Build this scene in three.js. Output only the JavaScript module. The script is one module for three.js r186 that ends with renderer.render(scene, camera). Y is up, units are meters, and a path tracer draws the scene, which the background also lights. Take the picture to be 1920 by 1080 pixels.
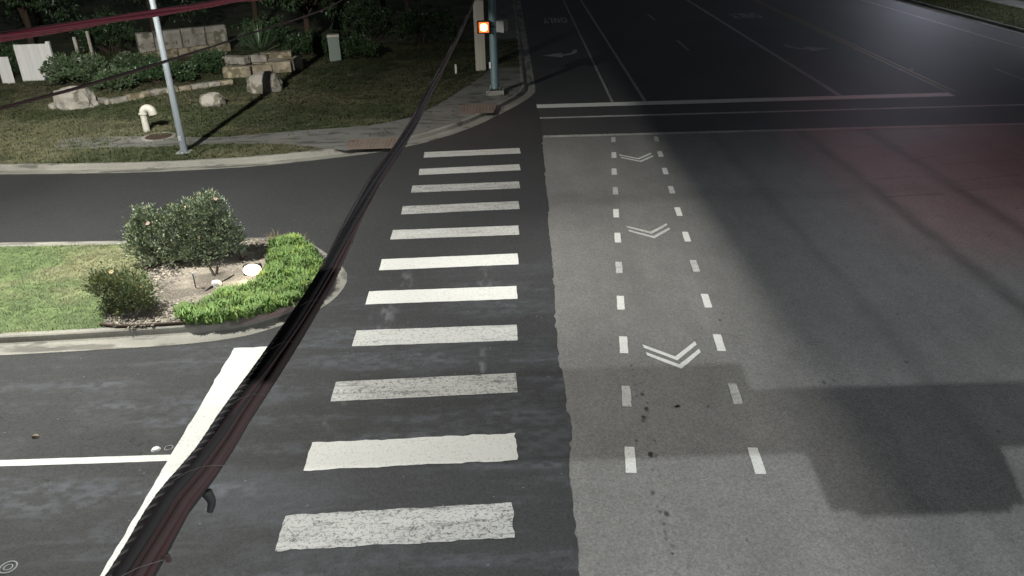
import * as THREE from 'three';
import { mergeGeometries } from 'three/addons/utils/BufferGeometryUtils.js';
import { RoundedBoxGeometry } from 'three/addons/geometries/RoundedBoxGeometry.js';
import { FontLoader } from 'three/addons/loaders/FontLoader.js';
import { RectAreaLightUniformsLib } from 'three/addons/lights/RectAreaLightUniformsLib.js';

// ---------------------------------------------------------------- camera, sky, moon, exposure
const V3 = (x, y, z) => new THREE.Vector3(x, y, z);
const scene = new THREE.Scene();
const camera = new THREE.PerspectiveCamera(39.1, 16 / 9, 0.1, 900);
const PITCH = THREE.MathUtils.degToRad(26.0076), ROLL = THREE.MathUtils.degToRad(-1.7785);
{
  const fwd = V3(0, -Math.sin(PITCH), -Math.cos(PITCH)), rt = V3(1, 0, 0), up = rt.clone().cross(fwd);
  camera.position.set(0, 7.4, 0);
  camera.up.copy(up.multiplyScalar(Math.cos(ROLL)).add(rt.multiplyScalar(-Math.sin(ROLL))));
  camera.lookAt(camera.position.clone().add(fwd));
}
scene.add(camera);

{ // night sky over a town: almost black, a faint even glow
  const w = 64, h = 32, a = new Float32Array(w * h * 4);
  for (let j = 0; j < h; j++) for (let i = 0; i < w; i++) {
    a.set([0.026, 0.029, 0.032, 1], (j * w + i) * 4);
  }
  const t = new THREE.DataTexture(a, w, h, THREE.RGBAFormat, THREE.FloatType);
  t.mapping = THREE.EquirectangularReflectionMapping; t.magFilter = t.minFilter = THREE.LinearFilter; t.needsUpdate = true;
  scene.background = t; scene.environment = t;
}
const moon = new THREE.DirectionalLight(0xdde4ff, 0.02);
moon.position.set(-30, 60, 20); moon.castShadow = true; moon.shadow.radius = 20; moon.shadow.mapSize.set(2048, 2048);
Object.assign(moon.shadow.camera, { left: -60, right: 60, top: 60, bottom: -60, near: 1, far: 200 });
scene.add(moon);

const renderer = new THREE.WebGLRenderer({ antialias: true });
renderer.setSize(1024, 576);
renderer.toneMapping = THREE.LinearToneMapping;
renderer.toneMappingExposure = 1;
renderer.shadowMap.enabled = true;
RectAreaLightUniformsLib.init();

// ---------------------------------------------------------------- surveyed points, metres (x, z on the ground; x, y, z in the air)
const D = {
  lawnKerb: [[-19.57, -24.62], [-15.7, -24.27], [-13.99, -24.15], [-12.31, -24.06], [-10.67, -24.05], [-9.07, -24.16], [-7.8, -24.3], [-6.55, -24.61], [-5.28, -24.99], [-4.31, -25.35], [-3.34, -25.91], [-2.69, -26.41], [-1.85, -27.3], [-0.96, -28.55], [-0.1, -30.15], [0.6, -31.6], [1.11, -32.92]],
  walkUp: [[-22.71, -28.46], [-17.66, -27.89], [-15.37, -27.77], [-12.77, -27.74], [-10.04, -27.29], [-8.65, -27.54], [-7.25, -27.86], [-5.8, -28.05], [-4.72, -28.35], [-3.67, -29.12], [-2.99, -30.32], [-2.47, -31.63], [-1.73, -33.92], [-1.11, -35.99], [-0.78, -37.36]],
  walkLow: [[-21.75, -27.1], [-16.93, -26.57], [-14.74, -26.46], [-12.2, -26.31], [-9.76, -26.41], [-8.32, -26.32], [-7.2, -26.07], [-6.24, -25.65], [-5.12, -25.17]],
  island: [[-12.4, -13.0], [-10.42, -12.98], [-9.45, -12.99], [-7.53, -13.09], [-6.09, -13.2], [-5.15, -13.4], [-4.54, -13.76], [-4.02, -14.23], [-3.7, -14.76], [-3.55, -15.34], [-3.54, -15.89], [-3.65, -16.28], [-3.93, -16.79], [-4.39, -17.44]],
  islandBack: [[-5.02, -17.87], [-6.44, -17.95], [-9.0, -18.01], [-12.26, -18.14], [-16.2, -18.27]],
  cover: [[-6.58, -14.19], [-6.28, -13.71], [-5.52, -13.72], [-4.78, -14.0], [-4.26, -14.47], [-4.03, -15.21], [-4.15, -16.15], [-4.59, -17.07], [-5.16, -17.68], [-5.5, -17.51], [-5.33, -16.53], [-5.25, -15.48], [-5.4, -15.06], [-5.77, -14.88], [-6.15, -14.39]],
  bed: [[-8.91, -17.86], [-8.18, -16.52], [-7.84, -15.94], [-7.86, -14.92], [-7.99, -14.23], [-7.65, -13.64], [-6.34, -13.7], [-5.27, -13.89], [-4.47, -14.45], [-4.06, -15.15], [-4.03, -15.8], [-4.27, -16.51], [-4.69, -17.21], [-5.26, -17.82], [-7.06, -17.9]],
  overlayEdge: [[1.14, -32.16], [1.23, -28.5], [1.13, -24.59], [1.05, -21.53], [0.95, -18.36], [0.89, -16.17], [0.87, -14.38], [0.8, -12.89], [0.82, -11.79], [0.83, -11.05], [0.85, -10.39], [0.77, -9.59], [0.74, -8.77], [0.72, -7.95], [0.69, -7.23]],
  stripes: [[-2.65, -24.94, 0.39, -25.08], [-2.65, -23.2, 0.35, -23.36], [-2.72, -21.66, 0.3, -21.74], [-2.81, -19.98, 0.25, -20.11], [-2.88, -18.3, 0.21, -18.35], [-2.92, -16.54, 0.16, -16.63], [-2.97, -14.9, 0.1, -14.94], [-2.97, -13.22, 0.07, -13.25], [-3.03, -11.43, 0.03, -11.53], [-3.08, -9.7, -0.01, -9.79], [-3.1, -8.11, -0.08, -8.23]],
  dashL: [[3.48, -26.03], [3.28, -24.31], [3.08, -22.68], [2.9, -21.0], [2.7, -19.3], [2.53, -17.69], [2.34, -16.01], [2.15, -14.34], [1.98, -12.68], [1.8, -11.03], [1.63, -9.4]],
  dashR: [[4.88, -25.94], [4.71, -24.27], [4.55, -22.58], [4.42, -20.95], [4.28, -19.28], [4.14, -17.62], [3.98, -15.97], [3.85, -14.31], [3.7, -12.65], [3.56, -11.0], [3.42, -9.29]],
  tactile: [[-5.26, -26.49], [-3.54, -26.55], [-3.57, -25.3], [-5.14, -25.29], [-1.66, -30.91], [-0.35, -30.82], [-0.48, -29.51], [-1.72, -29.51]],
  wallFoot: [[-18.69, -42.8], [-14.88, -45.25]],
  border: [[-16.53, -33.33], [-15.99, -32.89], [-14.62, -34.62], [-11.94, -36.25]],
  boulderA: [-17.17, -32.59],
  boulderB: [-11.58, -32.21],
  boulderC: [-10.15, -34.51],
  boulderA2: [-17.87, -32.5],
  vent: [-12.72, -28.36],
  manhole: [-12.01, -27.59],
  pole: [-10.42, -25.56],
  yucca: [-12.39, -41.18],
  plantA: [-12.71, -37.63],
  plantB: [-11.78, -38.21],
  plantC: [-9.93, -38.54],
  white1: [-22.34, -37.89],
  white2: [-22.08, -38.32],
  white2r: [-20.68, -38.35],
  slim1: [-20.98, -41.2],
  slim2: [-21.44, -43.55],
  stub: [-18.44, -40.79],
  cabinet: [-8.35, -41.08],
  marker: [-2.16, -36.85],
  shrubL: [-18.82, -36.37],
  hedge0: [-15.98, -35.64],
  hedge1: [-14.08, -37.37],
  small: [-7.56, -14.15],
  bigL: [-7.7, -16.72],
  bigR: [-6.63, -16.93],
  flood: [-5.51, -15.77],
  stake: [-6.55, -15.2],
  stump: [-6.35, -15.83],
  block: [-6.14, -15.29],
  hoseA: [-6.28, -15.1],
  hoseB: [-5.92, -15.75],
  stem: [-8.01, -16.28],
  rose: [-6.32, -16.73],
  markerW: [-5.44, -9.99],
  ring: [-5.25, -10.01],
  peb: [-7.46, -10.4],
  oval: [-6.39, -7.65],
  leaf: [2.56, -10.7],
  cableMain: [[-0.688, 6.325, -1.082], [-0.702, 6.297, -1.288], [-0.689, 6.272, -1.483], [-0.691, 6.252, -1.655], [-0.685, 6.221, -1.925], [-0.679, 6.181, -2.311], [-0.679, 6.143, -2.715], [-0.707, 6.07, -3.573], [-0.713, 6.023, -4.181], [-0.693, 5.976, -4.83], [-0.677, 5.932, -5.479], [-0.676, 5.853, -6.768], [-0.664, 5.733, -9.047], [-0.625, 5.59, -12.518], [-0.581, 5.501, -16.513]],
  cableRed: [[-3.666, 6.555, -6.152], [-3.567, 6.521, -6.803], [-3.499, 6.468, -7.668], [-3.416, 6.399, -8.858], [-3.373, 6.29, -10.585]],
  cableThin: [[-3.12, 6.291, -5.022], [-3.108, 6.204, -6.092], [-3.156, 6.07, -7.807], [-3.126, 5.945, -9.972], [-2.938, 5.778, -13.674], [-2.83, 5.786, -15.012]]
};

// ---------------------------------------------------------------- helpers
function rng(seed) { let s = seed >>> 0; return () => { s = (s + 0x6D2B79F5) | 0; let t = Math.imul(s ^ (s >>> 15), 1 | s); t = (t + Math.imul(t ^ (t >>> 7), 61 | t)) ^ t; return ((t ^ (t >>> 14)) >>> 0) / 4294967296; }; }
const hash2 = (x, y) => { let h = Math.imul(x, 374761393) + Math.imul(y, 668265263); h = Math.imul(h ^ (h >>> 13), 1274126177); return ((h ^ (h >>> 16)) >>> 0) / 4294967296; };
function noise(x, y) {
  const xi = Math.floor(x), yi = Math.floor(y); let u = x - xi, v = y - yi; u = u * u * (3 - 2 * u); v = v * v * (3 - 2 * v);
  const a = hash2(xi, yi), b = hash2(xi + 1, yi), c = hash2(xi, yi + 1), d = hash2(xi + 1, yi + 1);
  return a + (b - a) * u + (c - a) * v + (a - b - c + d) * u * v;
}
const fbm = (x, y, o = 4) => { let s = 0, a = 0.5, n = 0; for (let i = 0; i < o; i++) { s += a * noise(x, y); n += a; x = x * 2.03 + 17.1; y = y * 2.03 + 9.7; a *= 0.5; } return s / n; };
const clamp = (v, a = 0, b = 1) => Math.min(b, Math.max(a, v));
const smooth = (a, b, v) => { const t = clamp((v - a) / (b - a)); return t * t * (3 - 2 * t); };
const toS = (v) => Math.round(255 * clamp(v <= 0.0031308 ? v * 12.92 : 1.055 * Math.pow(v, 1 / 2.4) - 0.055));
// colour map from a function of metres; covers w x w metres, its lower left corner at (ox, oz), v grows towards -z
function colourMap(px, w, ox, oz, fn) {
  const a = new Uint8Array(px * px * 4), c = [0, 0, 0];
  for (let j = 0; j < px; j++) for (let i = 0; i < px; i++) {
    fn(ox + (i + 0.5) / px * w, oz - (j + 0.5) / px * w, c, i, j);
    const k = (j * px + i) * 4; a[k] = toS(c[0]); a[k + 1] = toS(c[1]); a[k + 2] = toS(c[2]); a[k + 3] = 255;
  }
  const t = new THREE.DataTexture(a, px, px); t.colorSpace = THREE.SRGBColorSpace; t.magFilter = THREE.LinearFilter; t.minFilter = THREE.LinearMipmapLinearFilter; t.generateMipmaps = true;
  t.wrapS = t.wrapT = THREE.MirroredRepeatWrapping; t.repeat.set(1 / w, 1 / w); t.offset.set(-ox / w, oz / w); t.needsUpdate = true; return t;
}
function grayMap(px, w, fn) {
  const a = new Uint8Array(px * px * 4);
  for (let j = 0; j < px; j++) for (let i = 0; i < px; i++) { const v = 255 * clamp(fn(i / px * w, j / px * w, i, j)); const k = (j * px + i) * 4; a[k] = a[k + 1] = a[k + 2] = v; a[k + 3] = 255; }
  const t = new THREE.DataTexture(a, px, px); t.magFilter = THREE.LinearFilter; t.wrapS = t.wrapT = THREE.MirroredRepeatWrapping; t.repeat.set(1 / w, 1 / w); t.needsUpdate = true; return t;
}
const std = (o) => new THREE.MeshStandardMaterial({ roughness: 0.85, metalness: 0, ...o });
const lin = (r, g, b) => new THREE.Color().setRGB(r, g, b);
const used = {};
function numbered(name) { const n = used[name] = (used[name] ?? -1) + 1; return n ? `${name}_${String(n).padStart(3, '0')}` : name; }
function tag(o, label, category, group, kind) { Object.assign(o.userData, { label, category }); if (group) o.userData.group = group; if (kind) o.userData.kind = kind; return o; }
function mesh(name, geo, mat, parent) {
  const m = new THREE.Mesh(Array.isArray(geo) ? mergeGeometries(geo.map((g) => (g.index ? g.toNonIndexed() : g))) : geo, mat);
  m.name = parent ? name : numbered(name); m.castShadow = m.receiveShadow = true; (parent ?? scene).add(m); return m;
}
function structure(name, geo, mat) { const m = mesh(name, geo, mat); m.userData.kind = 'structure'; m.userData.label = name.replace(/_/g, ' '); return m; }
function group(name, x, y, z, turn = 0) { const g = new THREE.Group(); g.name = numbered(name); g.position.set(x, y, z); g.rotation.y = turn; scene.add(g); return g; }
// flat sheet through [x, z] points at height y, uv in metres
function sheet(pts, y) {
  const s = new THREE.Shape(pts.map(([x, z]) => new THREE.Vector2(x, -z)));
  const g = new THREE.ShapeGeometry(s); g.rotateX(-Math.PI / 2); g.translate(0, y, 0); return g;
}
// thicker sheet with walls, for pieces that stand proud
function slab(pts, y0, y1) {
  const s = new THREE.Shape(pts.map(([x, z]) => new THREE.Vector2(x, -z)));
  const g = new THREE.ExtrudeGeometry(s, { depth: y1 - y0, bevelEnabled: false }); g.rotateX(-Math.PI / 2); g.translate(0, y0, 0); return g;
}
// outline cut up into short steps with a ragged edge
function ragged(pts, amp, step, seed) {
  const out = []; const R = rng(seed);
  for (let k = 0; k < pts.length; k++) {
    const [ax, az] = pts[k], [bx, bz] = pts[(k + 1) % pts.length]; const len = Math.hypot(bx - ax, bz - az), n = Math.max(1, Math.round(len / step));
    const nx = -(bz - az) / len, nz = (bx - ax) / len;
    for (let i = 0; i < n; i++) { const t = i / n, o = (fbm(seed * 7.3 + k * 31 + t * len * 5, seed, 3) - 0.5) * 2 * amp + (R() - 0.5) * amp * 0.6; out.push([ax + (bx - ax) * t + nx * o, az + (bz - az) * t + nz * o]); }
  }
  return out;
}
const bar = (ax, az, bx, bz, w) => { const l = Math.hypot(bx - ax, bz - az), nx = -(bz - az) / l * w / 2, nz = (bx - ax) / l * w / 2; return [[ax + nx, az + nz], [ax - nx, az - nz], [bx - nx, bz - nz], [bx + nx, bz + nz]]; };
function curve2(pts, n) { const c = new THREE.CatmullRomCurve3(pts.map(([x, z]) => V3(x, 0, z)), false, 'centripetal'); return c.getSpacedPoints(n).map((p) => [p.x, p.z]); }
function offset2(path, d) { // to the left of the walking direction (x right, z towards the viewer)
  return path.map((p, i) => { const a = path[Math.max(0, i - 1)], b = path[Math.min(path.length - 1, i + 1)], l = Math.hypot(b[0] - a[0], b[1] - a[1]); return [p[0] + (b[1] - a[1]) / l * d, p[1] - (b[0] - a[0]) / l * d]; });
}
// kerb: profile of [offset to the left, height] swept along a path, vertex colours from tint(x, z, offset, height)
function sweep(path, prof, tint) {
  const pos = [], uv = [], col = [], idx = []; let s = 0; const lines = prof.map(([o]) => offset2(path, o));
  for (let i = 0; i < path.length; i++) {
    if (i) s += Math.hypot(path[i][0] - path[i - 1][0], path[i][1] - path[i - 1][1]);
    let t = 0;
    for (let k = 0; k < prof.length; k++) {
      if (k) t += Math.hypot(prof[k][0] - prof[k - 1][0], prof[k][1] - prof[k - 1][1]);
      const [x, z] = lines[k][i]; pos.push(x, prof[k][1], z); uv.push(s, t); col.push(...tint(x, z, prof[k][0], prof[k][1]));
      if (i && k) { const a = (i - 1) * prof.length + k - 1, b = a + 1, c = a + prof.length, d = c + 1; idx.push(a, c, b, b, c, d); }
    }
  }
  const g = new THREE.BufferGeometry(); g.setAttribute('position', new THREE.Float32BufferAttribute(pos, 3)); g.setAttribute('uv', new THREE.Float32BufferAttribute(uv, 2)); g.setAttribute('color', new THREE.Float32BufferAttribute(col, 3)); g.setIndex(idx);
  const f = g.toNonIndexed(); f.computeVertexNormals(); return f;
}
// tube through points with its own radius along the way
function tube(pts, radius, sides = 8) {
  const c = new THREE.CatmullRomCurve3(pts), n = pts.length - 1, fr = c.computeFrenetFrames(n, false), pos = [], nor = [], uv = [], idx = [];
  const len = c.getLength();
  for (let i = 0; i <= n; i++) {
    const p = pts[i], r = typeof radius === 'function' ? radius(i / n) : radius;
    for (let k = 0; k <= sides; k++) { const a = k / sides * Math.PI * 2, d = fr.normals[i].clone().multiplyScalar(Math.cos(a)).addScaledVector(fr.binormals[i], Math.sin(a)); pos.push(p.x + d.x * r, p.y + d.y * r, p.z + d.z * r); nor.push(d.x, d.y, d.z); uv.push(i / n * len, k / sides); }
  }
  for (let i = 0; i < n; i++) for (let k = 0; k < sides; k++) { const a = i * (sides + 1) + k, b = a + sides + 1; idx.push(a, a + 1, b, b, a + 1, b + 1); }
  const cap = (i, flip) => { const o = pos.length / 3, p = pts[i], t = fr.tangents[i]; pos.push(p.x, p.y, p.z); nor.push(flip ? -t.x : t.x, flip ? -t.y : t.y, flip ? -t.z : t.z); uv.push(0, 0); for (let k = 0; k < sides; k++) { const a = i * (sides + 1) + k; flip ? idx.push(o, a + 1, a) : idx.push(o, a, a + 1); } };
  cap(0, true); cap(n, false);
  const g = new THREE.BufferGeometry(); g.setAttribute('position', new THREE.Float32BufferAttribute(pos, 3)); g.setAttribute('normal', new THREE.Float32BufferAttribute(nor, 3)); g.setAttribute('uv', new THREE.Float32BufferAttribute(uv, 2)); g.setIndex(idx); return g;
}
const spaced = (pts, n) => new THREE.CatmullRomCurve3(pts, false, 'centripetal').getSpacedPoints(n);
const box = (w, h, d, x = 0, y = 0, z = 0, r = 0.01) => new RoundedBoxGeometry(w, h, d, 2, Math.min(r, w / 2.1, h / 2.1, d / 2.1)).translate(x, y, z);
const cyl = (r0, r1, h, x = 0, y = 0, z = 0, n = 20) => new THREE.CylinderGeometry(r0, r1, h, n).translate(x, y, z);
function inside(pts, x, z) { let c = false; for (let i = 0, j = pts.length - 1; i < pts.length; j = i++) { const [xi, zi] = pts[i], [xj, zj] = pts[j]; if ((zi > z) !== (zj > z) && x < (xj - xi) * (z - zi) / (zj - zi) + xi) c = !c; } return c; }

// ---------------------------------------------------------------- materials
// old road: light grey worn asphalt with oil drips, dark bands and skid marks
const drips = []; { const R = rng(5);
  for (let k = 0; k < 34; k++) { const t = R(); drips.push([1.96 + Math.sin(t * 5) * 0.08 + (R() - 0.5) * 0.16, -12.2 + t * 4.6, 0.012 + R() * R() * 0.05, 0.35 + R() * 0.5]); }
  for (let k = 0; k < 120; k++) drips.push([1.2 + R() * 12, -26 + R() * 19, 0.01 + R() * R() * 0.03, 0.3 + R() * 0.6]);
}
const dripGrid = new Map(); for (const d of drips) { for (let a = -1; a < 2; a++) for (let b = -1; b < 2; b++) { const k = Math.round(d[0] * 4 + a) + ',' + Math.round(d[1] * 4 + b); (dripGrid.get(k) ?? dripGrid.set(k, []).get(k)).push(d); } }
const skids = []; { const R = rng(8); for (let k = 0; k < 9; k++) { const x = 9 + R() * 6, z = -25 + R() * 6; skids.push([x, z, 0.8 + R() * 2.4, -0.6 + R() * 0.5, 0.03 + R() * 0.05]); } for (let k = 0; k < 8; k++) { skids.push([3.4 + R() * 1.8, -13 + R() * 2, 0.15 + R() * 0.25, -0.9 + R() * 1.2, 0.012]); } }
const oldAsphalt = std({ roughness: 0.55, map: colourMap(2048, 32, -4, -6, (x, z, c, i, j) => {
  let v = 0.186 * (0.8 + 0.4 * fbm(x * 0.35, z * 0.22, 4)) * (0.86 + 0.28 * fbm(x * 1.6 + 4, z * 0.12, 3)) * (0.9 + 0.2 * fbm(x * 3, z * 2.2, 3));
  v *= 0.62 + 0.5 * hash2(i, j) + 0.26 * hash2(i >> 1, (j >> 1) + 9999);
  const wob = (fbm(z * 0.25, 7, 3) - 0.5) * 0.3;                       // soft dark bands along the lanes
  for (const [jx, w, k] of [[9.8, 0.3, 0.42], [11.95, 0.34, 0.42], [6.9, 0.25, 0.14]]) { const q = Math.abs(x - jx - wob) / w; if (q < 1.6) v *= 1 - k * Math.exp(-q * q * 2) * (0.5 + fbm(x * 5, z * 1.5, 3)); }
  { const q = Math.abs(z + 20.4 + (fbm(x * 0.4, 3, 3) - 0.5) * 0.5) / 0.45; if (q < 2) v *= 1 - 0.16 * Math.exp(-q * q) * (0.5 + fbm(x * 2, z * 6, 3)); }
  for (const [sx, sz, l, s, w] of skids) { const t = (x - sx) / l; if (t > 0 && t < 1) { const q = Math.abs(z - sz - (x - sx) * s - 0.25 * t * t) / w; if (q < 1.5) v *= 1 - 0.5 * (1 - q / 1.5) * noise(x * 14, z * 30) * 1.4; } }
  const near = dripGrid.get(Math.round(x * 4) + ',' + Math.round(z * 4));
  if (near) for (const [dx, dz, r, k] of near) { const q = Math.hypot(x - dx, (z - dz) * 0.6) / (r * (0.6 + 0.9 * noise(x * 22, z * 22))); if (q < 1) v *= 1 - k * smooth(1, 0.5, q); }
  c[0] = v * 1.02; c[1] = v; c[2] = v * 0.95;
}) });
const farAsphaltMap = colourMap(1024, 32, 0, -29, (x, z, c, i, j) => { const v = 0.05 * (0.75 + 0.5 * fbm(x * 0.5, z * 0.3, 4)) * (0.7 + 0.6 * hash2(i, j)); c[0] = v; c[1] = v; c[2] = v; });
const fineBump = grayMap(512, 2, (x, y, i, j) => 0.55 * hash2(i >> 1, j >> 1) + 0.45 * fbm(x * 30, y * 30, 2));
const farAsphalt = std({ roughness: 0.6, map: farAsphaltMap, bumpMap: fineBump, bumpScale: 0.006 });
oldAsphalt.bumpMap = fineBump; oldAsphalt.bumpScale = 0.006;
// fresh overlay: dark asphalt, dusty scuffs along the side street, and a painted bluish sheen
const newAsphalt = std({ roughness: 0.8, map: colourMap(2048, 32, -24, -5, (x, z, c, i, j) => {
  let v = 0.032 * (0.82 + 0.36 * fbm(x * 0.5, z * 0.5, 4)) * (0.55 + 0.6 * hash2(i, j) + 0.3 * hash2(i >> 1, (j >> 1) + 7777));
  const lower = smooth(-13.6, -12.4, z) + smooth(-4.6, -3.2, x) * smooth(-19, -14, z) * 0.7;
  const streak = fbm(x * 0.4 + 11, z * 3.2, 5), patch = fbm(x * 0.9 + 30, z * 1.3 - 8, 4), grit = fbm(x * 7, z * 12, 3);
  let dustSheen = clamp(lower) * (smooth(0.45, 0.72, streak) * 0.8 + smooth(0.52, 0.75, patch) * 0.4) * (0.25 + 1.2 * smooth(0.25, 0.75, grit));
  dustSheen += 0.8 * smooth(0.62, 0.8, fbm(x * 3.1, z * 9.0, 3)) * clamp(lower) * 0.35;
  const bx = (x + 3.9) / 1.35, bz = (z + 8.9) / 0.75; dustSheen += 0.9 * smooth(1.25, 0.3, Math.hypot(bx, bz) + (patch - 0.5) * 1.6) * (0.35 + 0.9 * grit);  // lamp sheen near the stop line, painted into the colour
  v += 0.032 * dustSheen;
  // paint dragged off the stripes by tyres
  for (const [px, pz, pw, pl] of [[-2.55, -14.1, 0.28, 1.3], [-2.3, -15.6, 0.2, 0.6], [-0.55, -15.7, 0.2, 0.7], [-2.9, -10.8, 0.2, 0.5], [-0.6, -12, 0.12, 0.9]]) { const q = Math.hypot((x - px) / pw, (z - pz) / pl); if (q < 1.3) v += 0.075 * smooth(1.3, 0.2, q) * smooth(0.4, 0.75, fbm(x * 9, z * 3.5, 3)); }
  const cr2 = Math.abs(fbm(x * 0.9 + 25, z * 0.7 + 10, 4) - 0.5); if (cr2 < 0.002 && fbm(x * 0.5 + 9, z * 0.5, 2) > 0.52) v *= 0.5;
  if (hash2(i * 3 + 1, j * 5 + 2) > 0.99985) v += 0.3;
  const b = clamp(dustSheen); c[0] = v * (0.97 - 0.04 * b); c[1] = v; c[2] = v * (1.04 + 0.09 * b);  // blue tint shared by the scuffs and the painted sheen
}) });
newAsphalt.bumpMap = fineBump; newAsphalt.bumpScale = 0.006;
// thermoplastic paint: bright, worn and very worn
function paint(wear, seed, base = [0.74, 0.74, 0.7]) {
  return std({ roughness: 0.55, bumpMap: fineBump, bumpScale: 0.004, map: colourMap(1024, 8, seed * 1.7, seed, (x, z, c, i, j) => {
    const drag = fbm(x * 2.5 + seed, z * 22, 4), spot = fbm(x * 26, z * 40 + seed, 3), h = hash2(i + seed, j);
    let w = clamp(wear * (0.75 + 0.5 * fbm(x * 1.3, z * 3, 3)) + smooth(0.58, 0.75, drag) * wear * 0.6 + smooth(0.66 - wear * 0.2, 0.8, spot) * (0.1 + wear * 0.6) - (h > 0.9 ? wear * 0.35 : 0) + (h - 0.5) * wear * 0.35);
    if (Math.abs(drag - 0.5) < 0.006) w = clamp(w + 0.3);
    if (fbm(x * 42 + seed, z * 42, 2) > 0.74 - wear * 0.12) w = clamp(w + 0.2 + wear * 0.35);
    const t = [0.1, 0.1, 0.1]; for (let k = 0; k < 3; k++) c[k] = base[k] * (1 - w) + t[k] * w;
  }) });
}
const paintFresh = paint(0.05, 1), paintWorn = paint(0.3, 2), paintOld = paint(0.44, 3), paintFaint = paint(0.55, 4), paintYellow = paint(0.5, 6, [0.55, 0.33, 0.05]);
const concreteMap = colourMap(1024, 10, 0, 0, (x, z, c, i, j) => {
  let v = 0.25 * (0.7 + 0.6 * fbm(x * 0.8, z * 1.4, 5)) * (0.82 + 0.26 * hash2(i, j) + 0.1 * hash2(i >> 2, j >> 2));
  const st = smooth(0.55, 0.75, fbm(x * 1.7 + 40, z * 5, 4)); v *= 1 - 0.5 * st;
  c[0] = v * 1.03; c[1] = v; c[2] = v * 0.87;
});
const concrete = std({ roughness: 0.9, map: concreteMap, vertexColors: true, bumpMap: fineBump, bumpScale: 0.004 });
const concretePlain = std({ roughness: 0.9, map: concreteMap, bumpMap: fineBump, bumpScale: 0.004 });
const concreteWalk = std({ roughness: 0.95, map: concreteMap, color: lin(0.62, 0.63, 0.66), bumpMap: fineBump, bumpScale: 0.004 });
const brickRed = std({ roughness: 0.9, map: colourMap(256, 2, 0, 0, (x, z, c, i, j) => { const v = (0.6 + 0.5 * hash2(i, j)) * (0.7 + 0.6 * fbm(x * 4, z * 4, 3)); c[0] = 0.2 * v; c[1] = 0.155 * v; c[2] = 0.125 * v; }) });
const turfTone = (x, z) => fbm(x * 0.45 + 3, z * 0.7 + 50, 4), turfFine = (x, z) => fbm(x * 3.1, z * 3.1, 3);
const lawnMat = std({ roughness: 1, map: colourMap(1024, 32, -32, -18, (x, z, c, i, j) => { const d = smooth(0.42, 0.66, turfTone(x, z)), f = (0.6 + 0.8 * turfFine(x, z)) * (0.6 + 0.8 * hash2(i, j)); c[0] = (0.052 + 0.05 * d) * f; c[1] = (0.064 + 0.038 * d) * f; c[2] = (0.029 + 0.03 * d) * f; }) });
const turfMat = std({ roughness: 1, map: colourMap(1024, 16, -18, -12, (x, z, c, i, j) => { const d = smooth(0.45, 0.68, turfTone(x, z)), f = (0.65 + 0.7 * turfFine(x, z)) * (0.65 + 0.7 * hash2(i, j)); c[0] = (0.11 + 0.07 * d) * f; c[1] = (0.155 + 0.03 * d) * f; c[2] = (0.06 + 0.04 * d) * f; }) });
const soilMat = std({ roughness: 1, bumpMap: fineBump, bumpScale: 0.02, map: colourMap(512, 6, -9.5, -13, (x, z, c, i, j) => { let v = 0.29 * (0.55 + 0.9 * fbm(x * 2.2, z * 2.2, 4)) * (0.55 + 0.9 * hash2(i, j)); const m = smooth(0.45, 0.65, fbm(x * 1.1 + 9, z * 1.6, 3)); v *= 1 - 0.45 * m; if (hash2(i >> 1, j >> 1) > 0.985) v *= 2; c[0] = v * 1.12; c[1] = v * 0.98; c[2] = v * 0.8; }) });
const stoneMap = colourMap(512, 3, 0, 0, (x, z, c, i, j) => { let v = 0.34 * (0.4 + 1.1 * fbm(x * 2.6, z * 2.6, 5)) * (0.75 + 0.45 * hash2(i, j)); const m = smooth(0.54, 0.68, fbm(x * 3 + 20, z * 3.4, 4)); v *= 1 - 0.55 * m; c[0] = v * 1.06; c[1] = v * 0.99; c[2] = v * (0.86 - 0.1 * m); });
const stoneMat = std({ roughness: 0.95, map: stoneMap, bumpMap: fineBump, bumpScale: 0.015 });
const stoneWarm = std({ roughness: 0.95, map: stoneMap, color: lin(1, 0.92, 0.77), bumpMap: fineBump, bumpScale: 0.015 });
function creamPaint0() { return colourMap(256, 1.5, 0, 0, (x, z, c, i, j) => { const v = 0.7 * (0.7 + 0.5 * fbm(x * 7, z * 5, 4)) * (0.9 + 0.2 * hash2(i, j)); c[0] = v; c[1] = v * 0.97; c[2] = v * 0.9; }); }
const galv = std({ roughness: 0.5, metalness: 0.35, map: colourMap(256, 2, 0, 0, (x, z, c, i, j) => { const v = 0.5 * (0.8 + 0.4 * fbm(x * 6, z * 6, 3)) * (0.92 + 0.16 * hash2(i, j)); c[0] = v * 0.97; c[1] = v; c[2] = v * 1.04; }) });
const galvPole = std({ roughness: 0.6, metalness: 0.2, map: galv.map, color: lin(0.48, 0.52, 0.54) });
const vented = std({ roughness: 0.7, map: creamPaint0(), color: lin(0.62, 0.62, 0.58) });
const galvDark = std({ roughness: 0.5, metalness: 0.3, map: galv.map, color: lin(0.42, 0.6, 0.62) });
const creamPaint = std({ roughness: 0.7, map: colourMap(256, 3, 0, 0, (x, z, c, i, j) => { const v = 0.55 * (0.85 + 0.3 * fbm(x * 5, z * 1.2, 4)) * (0.94 + 0.12 * hash2(i, j)); c[0] = v; c[1] = v * 0.95; c[2] = v * 0.8; }) });
const whitePaint = std({ roughness: 0.6, map: colourMap(256, 3, 0, 0, (x, z, c, i, j) => { const v = 0.78 * (0.88 + 0.2 * fbm(x * 3, z * 0.8, 4)); c[0] = v; c[1] = v * 0.99; c[2] = v * 0.97; }) });
const rubber = std({ roughness: 0.75, color: lin(0.009, 0.008, 0.008) });
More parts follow.
